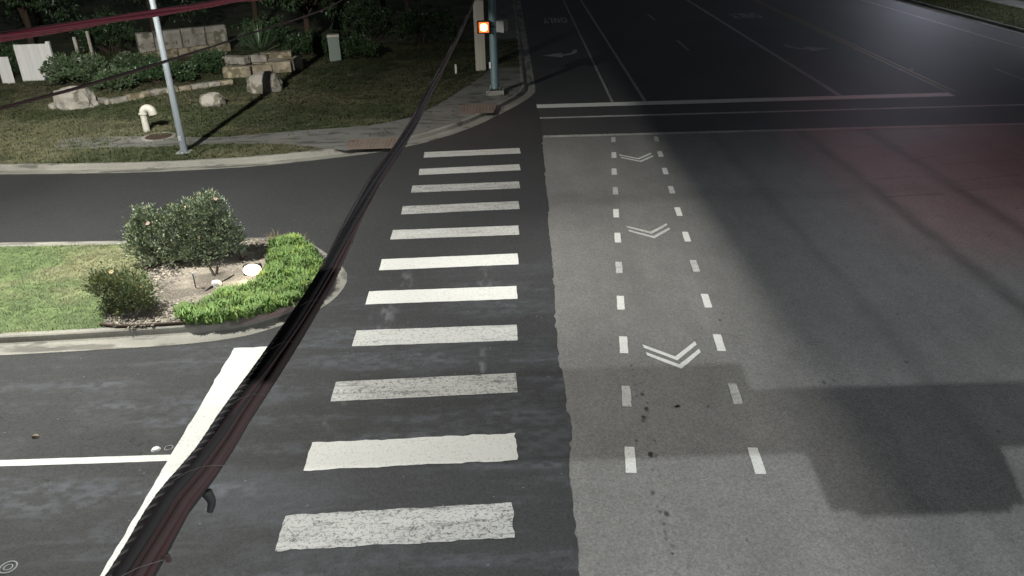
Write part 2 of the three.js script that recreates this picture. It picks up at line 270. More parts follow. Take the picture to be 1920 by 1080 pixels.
const rubberBrown = std({ roughness: 0.75, color: lin(0.034, 0.018, 0.016) });
const rubberMaroon = std({ roughness: 0.7, color: lin(0.036, 0.013, 0.013) });
const rubberRed = std({ roughness: 0.55, color: lin(0.17, 0.022, 0.035) });
const wire = std({ roughness: 0.4, metalness: 0.8, color: lin(0.3, 0.28, 0.26) });
const wireDull = std({ roughness: 0.6, metalness: 0.4, color: lin(0.09, 0.08, 0.075) });
const blackMetal = std({ roughness: 0.5, metalness: 0.2, color: lin(0.02, 0.02, 0.02) });
const greyBox = std({ roughness: 0.6, color: lin(0.35, 0.36, 0.35) });
const bark = std({ roughness: 1, bumpMap: fineBump, bumpScale: 0.02, color: lin(0.09, 0.065, 0.045) });
const leafMat = std({ roughness: 0.42, vertexColors: true, side: THREE.DoubleSide });
const bladeMat = std({ roughness: 0.75, side: THREE.DoubleSide });

// ---------------------------------------------------------------- ground, roads, kerbs
structure('ground', sheet([[-420, 420], [420, 420], [420, -420], [-420, -420]], -0.06), std({ roughness: 1, color: lin(0.035, 0.04, 0.022) }));
structure('main_road', sheet([[0.25, 60], [26.95, 60], [26.95, -160], [0.25, -160]], 0), oldAsphalt);
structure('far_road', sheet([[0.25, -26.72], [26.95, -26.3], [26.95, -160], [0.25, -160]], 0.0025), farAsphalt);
const lawnKerb = curve2([[-60, -25.2], ...D.lawnKerb, [1.22, -33.6], [1.24, -36], [1.3, -60], [1.3, -160]], 260);
const overlayEdge = []; { const p = curve2(D.overlayEdge.slice().reverse(), 240); const R = rng(3); for (const [x, z] of p) overlayEdge.push([x + (fbm(z * 0.9, 4, 5) - 0.5) * 0.1 + (R() - 0.5) * 0.02 + (noise(z * 6, 9) > 0.8 ? -0.03 : 0), z]); }
structure('side_street', sheet([[-60, -4], [0.62, -4], ...overlayEdge, ...lawnKerb.filter(([x, z]) => x < 1.05 && z > -33).reverse()], 0.005), newAsphalt);
const kerbTint = (x, z, o, y) => { const d = 0.72 + 0.5 * fbm(x * 1.3 + 5, z * 1.3, 4); return [d, d, d]; };
const islandTint = (x, z, o, y) => { const d = 0.75 + 0.5 * fbm(x * 1.6 + 9, z * 1.6 + o * 4, 4), red = x > -5.6 && z > -16 && o > 0.36 && y < 0.14 && y > 0.01 ? 0.75 * smooth(-5.6, -5.1, x) * clamp(0.3 + fbm(x * 5, z * 5, 3)) : 0; return [d * (1 - red * 0.25), d * (1 - red * 0.6), d * (1 - red * 0.6)]; };
const KERB = [[0, -0.04], [0, 0.012], [0.2, 0.008], [0.4, 0.006], [0.43, 0.03], [0.445, 0.09], [0.46, 0.135], [0.49, 0.155], [0.6, 0.157], [0.61, 0.1]];
structure('kerb', sweep(lawnKerb, KERB, kerbTint), concrete);
const island = curve2([[-60, -13.1], [-30, -13.05], ...D.island, [-4.72, -17.85], [-5.1, -18.2], [-5.7, -18.38], ...D.islandBack.slice(1).map(([x, z]) => [x, z - 0.42]), [-60, -19]], 320);
structure('kerb', sweep(island, KERB, islandTint), concrete);
structure('kerb', sweep(curve2([[26.85, -160], [26.85, -60], [26.85, -40], [26.85, 20]], 120), KERB, kerbTint), concrete);
const nearKerb = curve2([[0.9, 40], [0.9, 3], [0.6, 0.2], [-0.8, -2.4], [-3.2, -4.2], [-7, -5], [-30, -5.2], [-60, -5.2]], 120);
structure('kerb', sweep(nearKerb, KERB, kerbTint), concrete);
structure('near_corner_ground', sheet([...offset2(nearKerb, 0.6), [-60, 40]], 0.15), concretePlain);
structure('far_verge', sheet([[27.45, 40], [70, 40], [70, -160], [27.45, -160]], 0.15), lawnMat);
structure('far_path', sheet([[31.6, 40], [33.4, 40], [33.4, -160], [31.6, -160]], 0.158), concretePlain);

const lawnIn = offset2(lawnKerb, 0.6);
const lawnPoly = [...lawnIn, [-60, -160]];
structure('lawn', sheet(lawnPoly, 0.15), lawnMat);
const walkUp = curve2([[-15.5, -27.4], ...D.walkUp.filter((p) => p[0] > -15.4)], 90), kerbBack = lawnIn.filter(([x, z]) => x > -5.1 && z > -37.5);
const walkLow = curve2([[-15.2, -26.7], ...D.walkLow.filter((p) => p[0] > -15)], 50);
const walkPoly = ragged([...walkLow, ...kerbBack.filter((p, i) => i > 1), [0.66, -38], [-0.75, -38], ...walkUp.slice().reverse()], 0.03, 0.35, 21);
structure('sidewalk', sheet(walkPoly, 0.159), concreteWalk);
structure('sidewalk', sheet([[0.62, -38.01], [-0.85, -38.01], [-0.9, -60], [-0.8, -160], [0.7, -160], [0.7, -60]], 0.159), concreteWalk);
for (const q of [D.tactile.slice(0, 4), D.tactile.slice(4)]) {
  const cx = q.reduce((s, p) => s + p[0], 0) / 4, cz = q.reduce((s, p) => s + p[1], 0) / 4;
  const t = group('tactile_paving', cx, 0.159, cz);
  mesh('pad', slab(q.map(([x, z]) => [x - cx, z - cz]), -0.004, 0.006), brickRed, t);
  const dome = new THREE.SphereGeometry(0.03, 8, 4, 0, Math.PI * 2, 0, Math.PI / 2).scale(1, 0.5, 1), all = [];
  for (let x = -0.7; x < 0.7; x += 0.12) for (let z = -0.5; z < 0.55; z += 0.12) if (inside(q, cx + x, cz + z)) all.push(dome.clone().translate(x, 0.005, z));
  const dm = mesh('domes', all, brickRed, t); dm.userData.kind = 'stuff';
  tag(t, cx < -3 ? 'reddish tactile paving pad beside the kerb, left of the overhead cable' : 'reddish tactile paving pad in front of the signal pole', 'tactile paving', 'tactile pads on the corner');
}
const islandIn = offset2(island, 0.6);
const islandPoly = islandIn;
structure('island_turf', sheet(islandPoly, 0.15), turfMat);
// planting bed on the nose of the island, gently mounded
const bedPoly = curve2([...D.bed, D.bed[0]], 90);
{
  const pos = [], idx = [], uv = [], n = bedPoly.length, rings = 7; let cx = -6.1, cz = -15.7;
  for (let k = 0; k <= rings; k++) { const s = 1 - k / rings; for (let i = 0; i < n; i++) { const x = cx + (bedPoly[i][0] - cx) * s, z = cz + (bedPoly[i][1] - cz) * s; pos.push(x, 0.155 + (k ? 0.05 * (1 - s * s) + (fbm(x * 3, z * 3, 3) - 0.5) * 0.07 * Math.min(1, k / 2) + 0.008 : 0), z); uv.push(x, -z); } }
  for (let k = 0; k < rings; k++) for (let i = 0; i < n - 1; i++) { const a = k * n + i, b = a + n; idx.push(a, a + 1, b, b, a + 1, b + 1); }
  const g = new THREE.BufferGeometry(); g.setAttribute('position', new THREE.Float32BufferAttribute(pos, 3)); g.setAttribute('uv', new THREE.Float32BufferAttribute(uv, 2)); g.setIndex(idx); g.computeVertexNormals();
  if (g.attributes.normal.getY(10) < 0) { g.setIndex(idx.reduce((o, v, i) => { if (i % 3 === 0) o.push(idx[i], idx[i + 2], idx[i + 1]); return o; }, [])); g.computeVertexNormals(); }
  structure('planting_bed', g, soilMat);
}

// ---------------------------------------------------------------- painted markings
const ordinal = ['first', 'second', 'third', 'fourth', 'fifth', 'sixth', 'seventh', 'eighth', 'ninth', 'tenth', 'last'];
const stripeLook = ['worn', 'worn', 'worn', 'faded grey', 'faded grey', 'bright white', 'bright white', 'worn', 'faded grey', 'rough-edged thick white', 'heavily worn grey'];
const stripeMats = [paintWorn, paintWorn, paintOld, paintOld, paintWorn, paintFresh, paintFresh, paintWorn, paintOld, paintFresh, paintOld];
D.stripes.forEach(([ax, az, bx, bz], i) => {
  const m = mesh('crosswalk_stripe', sheet(ragged(bar(ax, az, bx, bz, i > 8 ? 0.66 : 0.6), i > 8 ? 0.026 : 0.007, 0.08, 40 + i), 0.011), stripeMats[i]);
  tag(m, `${stripeLook[i]} crosswalk stripe on dark asphalt, ${i === 10 ? 'nearest the camera' : i === 9 ? 'second from the camera' : ordinal[i] + ' counted from the far kerb'}`, 'crosswalk stripe', 'crosswalk stripes');
});
const mark = (name, pts, m, label, y = 0.006, cat = 'road marking', grp) => tag(mesh(name, sheet(pts, y), m), label, cat, grp);
mark('stop_line', ragged([[-5.14, -13.0], [-4.44, -13.0], [-4.47, -6.0], [-5.17, -6.0]], 0.02, 0.12, 61), paintFresh, 'broad bright white stop line running under the overhead cable', 0.011);
mark('lane_line', ragged(bar(-40, -9.72, -5.13, -9.77, 0.15), 0.006, 0.15, 62), paintFresh, 'white lane line meeting the broad stop line at bottom left', 0.0105);
mark('stop_line', ragged(bar(1.16, -30.95, 17.0, -30.82, 0.58), 0.012, 0.2, 63), paintFresh, 'long pale stop line across the far lanes of the main road');
mark('crosswalk_line', ragged(bar(1.2, -29.15, 27, -28.8, 0.2), 0.008, 0.3, 64), paintOld, 'thin white crosswalk line next to the far stop line');
mark('crosswalk_line', ragged(bar(1.22, -26.66, 27, -26.25, 0.24), 0.008, 0.3, 65), paintOld, 'thin white crosswalk line just beyond the bike lane dashes');
mark('bike_lane_line', bar(4.1, -31.3, 4.6, -70, 0.1), paintFaint, 'faint bike lane line beyond the far stop line, nearer the signal pole');
mark('bike_lane_line', bar(5.36, -31.3, 5.9, -70, 0.13), paintFaint, 'faint bike lane line beyond the far stop line, farther from the signal pole');
mark('turn_lane_line', bar(12.86, -31.2, 13.5, -70, 0.2), paintFaint, 'solid white line beside the turn lane, ending at the far stop line');
for (const [x, z0, z1, l] of [[9.23, -41.7, -44.8, 'short white lane dash on the dark far road, nearer of the two'], [9.37, -52.4, -55.4, 'short white lane dash on the dark far road, farther of the two']]) mark('lane_dash', bar(x, z0, x + 0.05, z1, 0.11), paintFaint, l, 0.006, 'road marking', 'lane dashes on the far road');
{
  const g = group('centre_line', 17.2, 0, -31.2);
  for (const o of [-0.14, 0.14]) mesh('line', sheet(bar(o, 0, o + 1.0, -42, 0.11), 0.006), paintYellow, g);
  tag(g, 'double yellow centre line running away from the far stop line', 'road marking');
}
mark('edge_line', bar(24.85, -39, 24.9, -70, 0.1), paintFaint, 'faint thin line along the lane by the far right kerb');
mark('lane_line', bar(20.9, -31.8, 21.05, -35.2, 0.1), paintYellow, 'short dull yellowish lane line at the right edge of the picture');
// turn arrows, drawn as a driver coming towards the camera would read them
function turnArrow(x, z, side, label) {
  const s = new THREE.Shape(), p = (a, b) => [side * a, b];
  s.moveTo(...p(-0.1, 1.4)); s.lineTo(...p(0.1, 1.4)); s.quadraticCurveTo(...p(0.12, 0.3), ...p(0.75, 0.16)); s.lineTo(...p(0.75, 0.62)); s.lineTo(...p(1.75, -0.05)); s.lineTo(...p(0.75, -0.7)); s.lineTo(...p(0.75, -0.22)); s.quadraticCurveTo(...p(-0.1, -0.12), ...p(-0.1, 1.4));
  const g = new THREE.ShapeGeometry(s, 10); g.rotateX(-Math.PI / 2); if (g.attributes.normal.getY(0) < 0) g.index.array.reverse(), g.computeVertexNormals();
  const m = mesh('turn_arrow', g.translate(0, 0.006, 0), paintFaint); m.position.set(x, 0, z); tag(m, label, 'turn arrow', 'turn arrows');
}
turnArrow(3.62, -41.6, -1, 'worn white turn arrow pointing left in the lane by the signal pole');
turnArrow(14.3, -41.2, 1, 'worn white turn arrow pointing right beside the double yellow line');
const font = await new FontLoader().loadAsync('fonts/droid/droid_sans_bold.typeface.json');
for (const [x, z, w, l] of [[3.25, -53.7, 1.5, 'faint upside-down ONLY lettering in the lane left of the bike lane lines'], [15.2, -53.2, 1.8, 'faint upside-down ONLY lettering in the turn lane beside the yellow line']]) {
  const g = new THREE.ShapeGeometry(font.generateShapes('ONLY', 1), 4); g.computeBoundingBox(); const b = g.boundingBox; g.translate(-(b.min.x + b.max.x) / 2, -(b.min.y + b.max.y) / 2, 0); g.scale(w / (b.max.x - b.min.x), 2.4 / (b.max.y - b.min.y), 1);
  g.rotateX(-Math.PI / 2); g.rotateY(Math.PI); const m = mesh('lane_lettering', g.translate(0, 0.006, 0), paintFaint); m.position.set(x, 0, z); tag(m, l, 'road lettering', 'lane lettering');
}
// dashes and chevrons of the bike crossing
for (const [list, side] of [[D.dashL, 'left'], [D.dashR, 'right']]) list.forEach(([x, z], i) => {
  const [px, pz] = list[Math.max(0, i - 1)], [nx, nz] = list[Math.min(10, i + 1)], l = Math.hypot(nx - px, nz - pz), ux = (nx - px) / l * 0.3, uz = (nz - pz) / l * 0.3;
  mark('bike_dash', ragged(bar(x - ux, z - uz, x + ux, z + uz, 0.145), 0.008, 0.08, 90 + i), i % 3 ? paintFresh : paintWorn, `white dash of the ${side} row along the bike crossing, ${i === 10 ? 'nearest the camera' : ordinal[i] + ' from the far crosswalk line'}`, 0.006, 'bike lane dash', `${side} row of bike crossing dashes`);
});
for (const [x, z, w, l, m] of [[2.83, -12.18, 0.48, 'large white double chevron on the bike crossing, nearest the camera', paintFresh], [3.36, -17.95, 0.5, 'greyish double chevron on the bike crossing, the middle one of three', paintWorn], [3.97, -23.88, 0.5, 'small white double chevron on the bike crossing, the farthest one', paintFresh]]) {
  const g = group('bike_chevron', x, 0, z, 0.06);
  for (const o of [0, 0.27]) mesh('chevron_stripe', sheet(ragged([[-w, -0.52 + o], [0, 0 + o - 0.04], [w, -0.52 + o], [w, -0.4 + o], [0, 0.1 + o], [-w, -0.4 + o]].map(([a, b]) => [a, b]), 0.006, 0.08, 120 + o * 10), 0.006), m, g);
  tag(g, l, 'bike chevron', 'chevrons of the bike crossing');
}

// ---------------------------------------------------------------- lamps out of view (their light is in the builder)
function unseenLamp(name, label, base, heads, height) {
  const g = group(name, base[0], 0, base[1]);
  mesh('base_plate', box(0.5, 0.05, 0.5, 0, 0.175, 0), galv, g);
  mesh('pole', cyl(0.085, 0.13, height, 0, 0.2 + height / 2, 0), galv, g);
  for (const h of heads) {
    const [x, y, z] = [h.at[0] - base[0], h.at[1], h.at[2] - base[1]], top = 0.1 + height;
    const l = Math.hypot(x, z) || 1;
    mesh('arm', tube(spaced([V3(0, top, 0), V3(x * 0.4, top + (y - top) * 0.5 + 0.25, z * 0.4), V3(x - 0.2 * x / l, y + 0.1, z - 0.2 * z / l)], 20), 0.035), galv, g);
    const head = mesh('luminaire', box(0.62, 0.12, 0.34, 0, 0, 0, 0.04), galv, g); head.position.set(x, y + 0.09, z); head.rotation.y = -Math.atan2(z, x);
    const lens = mesh('lens', box(0.36, 0.02, 0.24, 0, -0.068, 0, 0.005), std({ color: 0xffffff, emissive: new THREE.Color(h.colour), emissiveIntensity: 4 }), head);
    lens.castShadow = false;
    const s = new THREE.SpotLight(h.colour, h.power, 0, h.cone * Math.PI / 180, h.soft, 2); s.position.set(h.at[0], y - 0.03, h.at[2]); s.target.position.set(...h.aim); s.castShadow = true; s.shadow.radius = h.radius ?? 3; s.shadow.mapSize.set(2048, 2048); scene.add(s, s.target); s.name = 'unseen_lamp_beam';
  }
  tag(g, label, 'street light', 'unseen lamps'); return g;
}
const COOL = 0xf6fbff, WARM = 0xfcfaf2;
const islandLight = unseenLamp('unseen_lamp', 'tall unseen street light standing in the grass island, left of the picture', [-13.2, -15.6], [  // out of view, lights the island and the side street
  { at: [-11, 9.5, -15.5], aim: [-10.5, 0, -16], cone: 80, soft: 0.3, power: 800, colour: WARM, radius: 0.4 },
  { at: [-11, 9.5, -14.9], aim: [4.4, 0, -16.4], cone: 17, soft: 1, power: 620, colour: WARM, radius: 0.4 },  // unseen head, aimed to brighten the edge along the bike lane
  { at: [-11, 9.5, -16.1], aim: [-20, 0, -43], cone: 32, soft: 0.9, power: 1250, colour: WARM, radius: 0.8 }], 9.3);  // unseen head, aimed to light the back of the lawn
// unseen shield by the three luminaires, placed to end their light along the bike lane
mesh('unseen_shield', box(0.012, 0.46, 4.2, -10.5 + 13.2, 9.173 + 0.23, 0.1, 0.003), galv, islandLight);
for (const z of [0.7, -0.5]) mesh('unseen_shield_bracket', box(0.5, 0.03, 0.03, -10.75 + 13.2, 9.585, z, 0.004), galv, islandLight);
unseenLamp('unseen_lamp', 'tall unseen street light on the near corner behind the camera', [-2.4, 3.4], [  // out of view, placed to light the near road past the arm
  { at: [3, 11.9, 5], aim: [3.2, 0, -6.5], cone: 37, soft: 0.75, power: 660, colour: COOL, radius: 1.4 }], 11.6);
unseenLamp('unseen_lamp', 'far unseen street light beyond the opposite kerb of the main road', [53, -101], [  // out of view, placed for the glints on the far road
  { at: [50.5, 11, -101], aim: [27, 0, -55], cone: 26, soft: 0.8, power: 1000, colour: 0xe8ecff, radius: 8 }], 9.8);
unseenLamp('unseen_lamp', 'added fill light on the opposite verge, right of the picture', [46, -8], [  // added fill light for the right half of the road
  { at: [43.5, 12, -8], aim: [5.5, 0, -9], cone: 24, soft: 1, power: 4600, colour: COOL, radius: 10 }], 11.8);

unseenLamp('unseen_lamp', 'unseen street light on the opposite verge beyond the far right kerb', [35.5, -47], [  // out of view, placed to light the far right verge
  { at: [33.2, 9, -47], aim: [33, 0, -47.5], cone: 72, soft: 0.5, power: 150, colour: 0xeef2ff, radius: 5 }], 8.8);

// unseen mast arm and signal heads, shaped so their shadows cross the road
{
  const g = group('unseen_signal_mast', -1.15, 0, 0.9);
  mesh('base_plate', box(0.6, 0.05, 0.6, 0, 0.175, 0), galv, g);
  mesh('pole', cyl(0.15, 0.2, 8.4, 0, 4.35, 0), galv, g);
  mesh('arm', cyl(0.16, 0.16, 27, 1.15 - 0.5, 8.21, -0.6).applyMatrix4(new THREE.Matrix4().makeTranslation(-0.65, -8.21, 0.6)).applyMatrix4(new THREE.Matrix4().makeRotationZ(Math.PI / 2)).applyMatrix4(new THREE.Matrix4().makeTranslation(0.65, 8.21, -0.6)), galv, g);
  mesh('bracket', box(0.3, 0.3, 0.6, 0, 8.21, -0.3), galv, g);
  tag(g, 'unseen signal mast with a long arm over the near side, behind the camera', 'signal mast');
  const sg = mesh('unseen_sign_blade', box(1.9, 0.2, 0.03, 0, 0, 0, 0.004), std({ color: lin(0.02, 0.12, 0.05) })); sg.position.set(2.3, 8.47, 0.3); tag(sg, 'unseen narrow green sign blade on top of the mast arm', 'sign');  // out of view, widens the shadow of the arm on the road
}
function signalHead(x, label) {
  const g = group('unseen_signal', x, 7.62, 0.3);  // out of view, placed to shade the near road
  mesh('housing', box(0.72, 0.32, 0.2, 0, 0.22, 0, 0.03), blackMetal, g);
  mesh('backplate', box(0.92, 0.46, 0.02, 0, 0.22, -0.05, 0.004), blackMetal, g);
  mesh('hanger', box(0.06, 0.2, 0.06, 0, 0.42, 0), galv, g);
  for (let k = -1; k < 2; k++) {
    const vis = mesh('visor', new THREE.CylinderGeometry(0.11, 0.11, 0.14, 20, 1, true).rotateX(Math.PI / 2).translate(k * 0.235, 0.22, -0.17), std({ color: lin(0.02, 0.02, 0.02), side: THREE.DoubleSide }), g);
    const on = k === 1;
    mesh('lens', cyl(0.1, 0.1, 0.02, 0, 0, 0).rotateX(Math.PI / 2).translate(k * 0.235, 0.22, -0.11), on ? std({ color: lin(0.3, 0.01, 0.01), emissive: lin(1, 0.05, 0.03), emissiveIntensity: 3 }) : std({ color: k ? lin(0.01, 0.08, 0.04) : lin(0.12, 0.07, 0.01) }), g);
  }
  const s = new THREE.SpotLight(new THREE.Color().setRGB(1, 0.03, 0.0), 330, 0, 0.18, 1, 2); s.position.set(x + 0.235, 7.84, 0.04); s.target.position.set(12.8, 0, -24); s.castShadow = true; s.name = 'unseen_signal_beam'; scene.add(s, s.target);  // beam of the unseen head, aimed to redden the far lanes
  tag(g, label, 'traffic signal', 'unseen signals on the mast arm'); return g;
}
signalHead(3.85, 'unseen horizontal traffic signal showing red on the mast arm, the one nearer the camera');
signalHead(8.2, 'unseen horizontal traffic signal showing red on the mast arm, the one farther from the camera');

// ---------------------------------------------------------------- the far corner: signal pole, pole in pale sleeve, marker
{
  const g = group('signal_pole', -0.43, 0.159, -32.6);
  mesh('footing', box(0.72, 0.2, 0.6, 0, 0.08, 0, 0.03), concretePlain, g);
  mesh('base_plate', box(0.46, 0.05, 0.46, 0, 0.205, 0), blackMetal, g);
  mesh('pole', cyl(0.14, 0.16, 8.6, 0, 4.53, 0), galvDark, g);
  mesh('push_button', box(0.08, 0.24, 0.1, -0.16, 1.15, 0.1), whitePaint, g);
  mesh('sign_plate', box(0.42, 0.3, 0.02, 0.42, 4.22, 0.1, 0.004), whitePaint, g);
  mesh('sign_arm', box(0.34, 0.05, 0.05, 0.3, 4.22, 0.05), galvDark, g);
  for (const [a, b] of [[1, 1], [-1, 1], [1, -1], [-1, -1]]) mesh('anchor_bolt', cyl(0.018, 0.018, 0.1, a * 0.19, 0.26, b * 0.19, 8), galv, g);
  tag(g, 'bluish grey signal pole on a concrete footing at the far corner', 'signal pole');
  const p = group('pedestrian_signal', -0.76, 2.55, -32.45, -0.1);
  mesh('housing', box(0.47, 0.47, 0.2, 0, 0.22, 0, 0.03), blackMetal, p);
  const face = mesh('lit_panel', box(0.38, 0.38, 0.02, 0, 0.22, 0.105, 0.009), std({ color: lin(0.2, 0.08, 0.02), emissive: lin(1, 0.16, 0.03), emissiveIntensity: 1.6 }), p);
  mesh('lit_symbol', (() => { const q = new THREE.Shape(), r = 0.14; for (let i = 0; i <= 40; i++) { const a = i / 40 * Math.PI * 2, c = Math.cos(a), n = Math.sin(a), k = r / Math.pow(Math.pow(Math.abs(c), 3.4) + Math.pow(Math.abs(n), 3.4), 1 / 3.4); i ? q.lineTo(c * k, n * k) : q.moveTo(c * k, n * k); } return new THREE.ExtrudeGeometry(q, { depth: 0.01, bevelEnabled: false }).translate(0, 0.22, 0.117); })(), std({ color: lin(0.2, 0.08, 0.02), emissive: lin(1, 0.5, 0.22), emissiveIntensity: 5 }), face);
  face.userData.label = 'glowing orange pedestrian signal panel';
  mesh('hood', [box(0.47, 0.02, 0.16, 0, 0.46, 0.17, 0.004), box(0.02, 0.46, 0.16, -0.235, 0.22, 0.17, 0.004), box(0.02, 0.46, 0.16, 0.235, 0.22, 0.17, 0.004)], blackMetal, p);
  mesh('bracket', box(0.24, 0.06, 0.06, 0.3, 0.22, -0.03), blackMetal, p);
  tag(p, 'square pedestrian signal glowing orange on the signal pole', 'pedestrian signal');
  const ol = new THREE.SpotLight(new THREE.Color().setRGB(1, 0.3, 0.08), 2.2, 0, 1.35, 0.8, 2); ol.position.set(-0.78, 2.77, -32.25); ol.target.position.set(-1.1, 2.2, -28); ol.castShadow = true; ol.shadow.radius = 8; scene.add(ol, ol.target);
  const q = group('pedestrian_signal', -0.14, 2.57, -32.5, 1.2);
  mesh('housing', box(0.42, 0.42, 0.2, 0, 0.21, 0, 0.03), greyBox, q);
  mesh('hood', [box(0.42, 0.02, 0.14, 0, 0.42, 0.16, 0.004), box(0.02, 0.42, 0.14, -0.21, 0.21, 0.16, 0.004), box(0.02, 0.42, 0.14, 0.21, 0.21, 0.16, 0.004)], greyBox, q);
  mesh('bracket', box(0.06, 0.06, 0.2, 0, 0.21, -0.18), greyBox, q);
  tag(q, 'grey unlit pedestrian signal box on the right side of the signal pole', 'pedestrian signal');
  const u = group('utility_pole', -1.1, 0.15, -37.6);
  mesh('sleeve', box(0.46, 3.05, 0.4, 0, 1.5, 0, 0.02), creamPaint, u);
  mesh('pole', box(0.4, 6, 0.34, 0, 6.02, 0, 0.04), galv, u);
  tag(u, 'pale cream square utility pole behind the signal pole', 'utility pole');
  const mk = mesh('marker_post', box(0.09, 0.46, 0.05, 0, 0.22, 0, 0.01), whitePaint); mk.position.set(-2.2, 0.14, -36.8); tag(mk, 'small white marker post in the grass left of the pale utility pole', 'marker post');
}

// ---------------------------------------------------------------- the lawn: pole, vent, manhole, stones, walls
{
  const g = group('metal_pole', D.pole[0], 0.15, D.pole[1]);
  mesh('base_plate', box(0.42, 0.05, 0.36, 0, 0.02, 0), galv, g);
  mesh('pole', cyl(0.07, 0.115, 8.5, 0, 4.28, 0, 24), galvPole, g);
  mesh('hand_hole_cover', box(0.09, 0.16, 0.02, -0.02, 0.5, 0.112, 0.01), galv, g);
  tag(g, 'tall galvanised metal pole standing in the verge by the far kerb', 'metal pole');
  const v = group('vent_pipe', D.vent[0], 0.15, D.vent[1]);
  mesh('pipe', cyl(0.105, 0.12, 0.66, 0, 0.33, 0), vented, v);
  const hood = []; for (let i = 0; i <= 12; i++) { const a = Math.PI - i / 12 * Math.PI; hood.push(V3(0.17 + Math.cos(a) * 0.17, 0.66 + Math.sin(a) * 0.17, -0.02)); } hood.push(V3(0.35, 0.6, -0.02));
  mesh('hood', tube(hood, (t) => 0.12 + 0.03 * t, 14), vented, v);
  mesh('collar', cyl(0.15, 0.15, 0.05, 0, 0.65, 0), vented, v);
  tag(v, 'cream vent pipe with a curved white hood standing in the lawn', 'vent pipe');
  const m = group('manhole', D.manhole[0], 0.159, D.manhole[1]);
  mesh('ring', new THREE.LatheGeometry([[0.44, -0.02], [0.44, 0.02], [0.46, 0.025], [0.56, 0.025], [0.58, 0.01], [0.58, -0.02]].map(([a, b]) => new THREE.Vector2(a, b)), 40), concretePlain, m);
  mesh('cover', cyl(0.435, 0.435, 0.03, 0, 0.005, 0, 36), std({ roughness: 0.8, metalness: 0.2, map: colourMap(128, 1, -0.5, 0.5, (x, z, c, i, j) => { const v = 0.6 + 0.7 * fbm(x * 9, z * 9, 3) * (0.6 + 0.6 * hash2(i, j)); c[0] = 0.075 * v; c[1] = 0.045 * v; c[2] = 0.032 * v; }) }), m);
  tag(m, 'round manhole with pale ring and rusty cover in the sidewalk', 'manhole');
}
function rock(rx, ry, rz, seed) {
  const g = new THREE.IcosahedronGeometry(1, 4), p = g.attributes.position;
  for (let i = 0; i < p.count; i++) {
    const v = V3(p.getX(i), p.getY(i), p.getZ(i)); const n = fbm(v.x * 1.4 + seed * 3.1, v.y * 1.4 + v.z * 1.7 + seed, 4), n2 = fbm(v.z * 5 + seed, v.x * 5 + v.y * 9, 4);
    const cut = Math.max(Math.abs(v.x * 0.9 + v.y * 0.3), Math.abs(v.y), Math.abs(v.z * 0.95 - v.x * 0.2)); const r = (0.66 + 0.45 * n + 0.3 * n2) * (0.75 + 0.25 / Math.max(cut, 0.6) * 0.8);
    p.setXYZ(i, v.x * r * rx, Math.max(v.y * r * ry, -ry * 0.45), v.z * r * rz);
  }
  const q = g.attributes.uv; for (let i = 0; i < p.count; i++) q.setXY(i, p.getX(i) + p.getZ(i) * 0.5 + seed, p.getY(i) + p.getZ(i) * 0.5);
  g.computeVertexNormals(); return g;
}
for (const [at, rx, ry, rz, seed, turn, label] of [
  [D.boulderA, 0.74, 0.62, 0.55, 1, 0.3, 'large pale layered boulder in the lawn at the far left'],
  [D.boulderA2, 0.36, 0.2, 0.3, 2, 0.9, 'small flat pale stone left of the large layered boulder'],
  [D.boulderB, 0.46, 0.38, 0.42, 3, 0.2, 'pale blocky boulder lying alone right of the metal pole'],
  [D.boulderC, 0.72, 0.58, 0.55, 4, 0.5, 'rounded grey boulder in front of the stacked stone planter']]) {
  const m = mesh('boulder', rock(rx, ry, rz, seed), stoneMat); m.position.set(at[0], 0.15 + ry * 0.36, at[1]); m.rotation.y = turn; tag(m, label, 'boulder', 'boulders in the lawn');
}
function block(w, h, d, seed) { // roughly hewn stone, a little out of square
  const g = new RoundedBoxGeometry(w, h, d, 3, Math.min(w, h, d) * 0.12), p = g.attributes.position;
  for (let i = 0; i < p.count; i++) { const x = p.getX(i), y = p.getY(i), z = p.getZ(i), n = (fbm(x * 3 + seed * 5, y * 3 + z * 3.7, 3) - 0.5) * 0.12; p.setXYZ(i, x * (1 + n * 0.3), y * (1 + n), z * (1 + n * 0.7)); }
  const q = g.attributes.uv; for (let i = 0; i < p.count; i++) q.setXY(i, p.getX(i) + seed * 0.7 + p.getZ(i), p.getY(i) + p.getZ(i) * 0.6);
  g.computeVertexNormals(); return g;
}
{ // low stone border
  const g = group('stone_border', 0, 0.15, 0); const [a, b, c, d] = D.border; let k = 0; const R = rng(77);
  for (const [p, q] of [[a, b], [b, c], [c, d]]) {
    const l = Math.hypot(q[0] - p[0], q[1] - p[1]); let s = 0;
    while (s < l - 0.15) { const w = Math.min(l - s, 0.5 + R() * 0.5), t = (s + w / 2) / l; const m = mesh('stone', block(w - 0.03, 0.2 + R() * 0.08, 0.32, ++k), k % 3 ? stoneMat : stoneWarm, g); m.position.set(p[0] + (q[0] - p[0]) * t, 0.1, p[1] + (q[1] - p[1]) * t); m.rotation.y = -Math.atan2(q[1] - p[1], q[0] - p[0]) + (R() - 0.5) * 0.08; s += w; }
  }
  tag(g, 'low border of pale stone blocks curving along the planting', 'stone border');
}
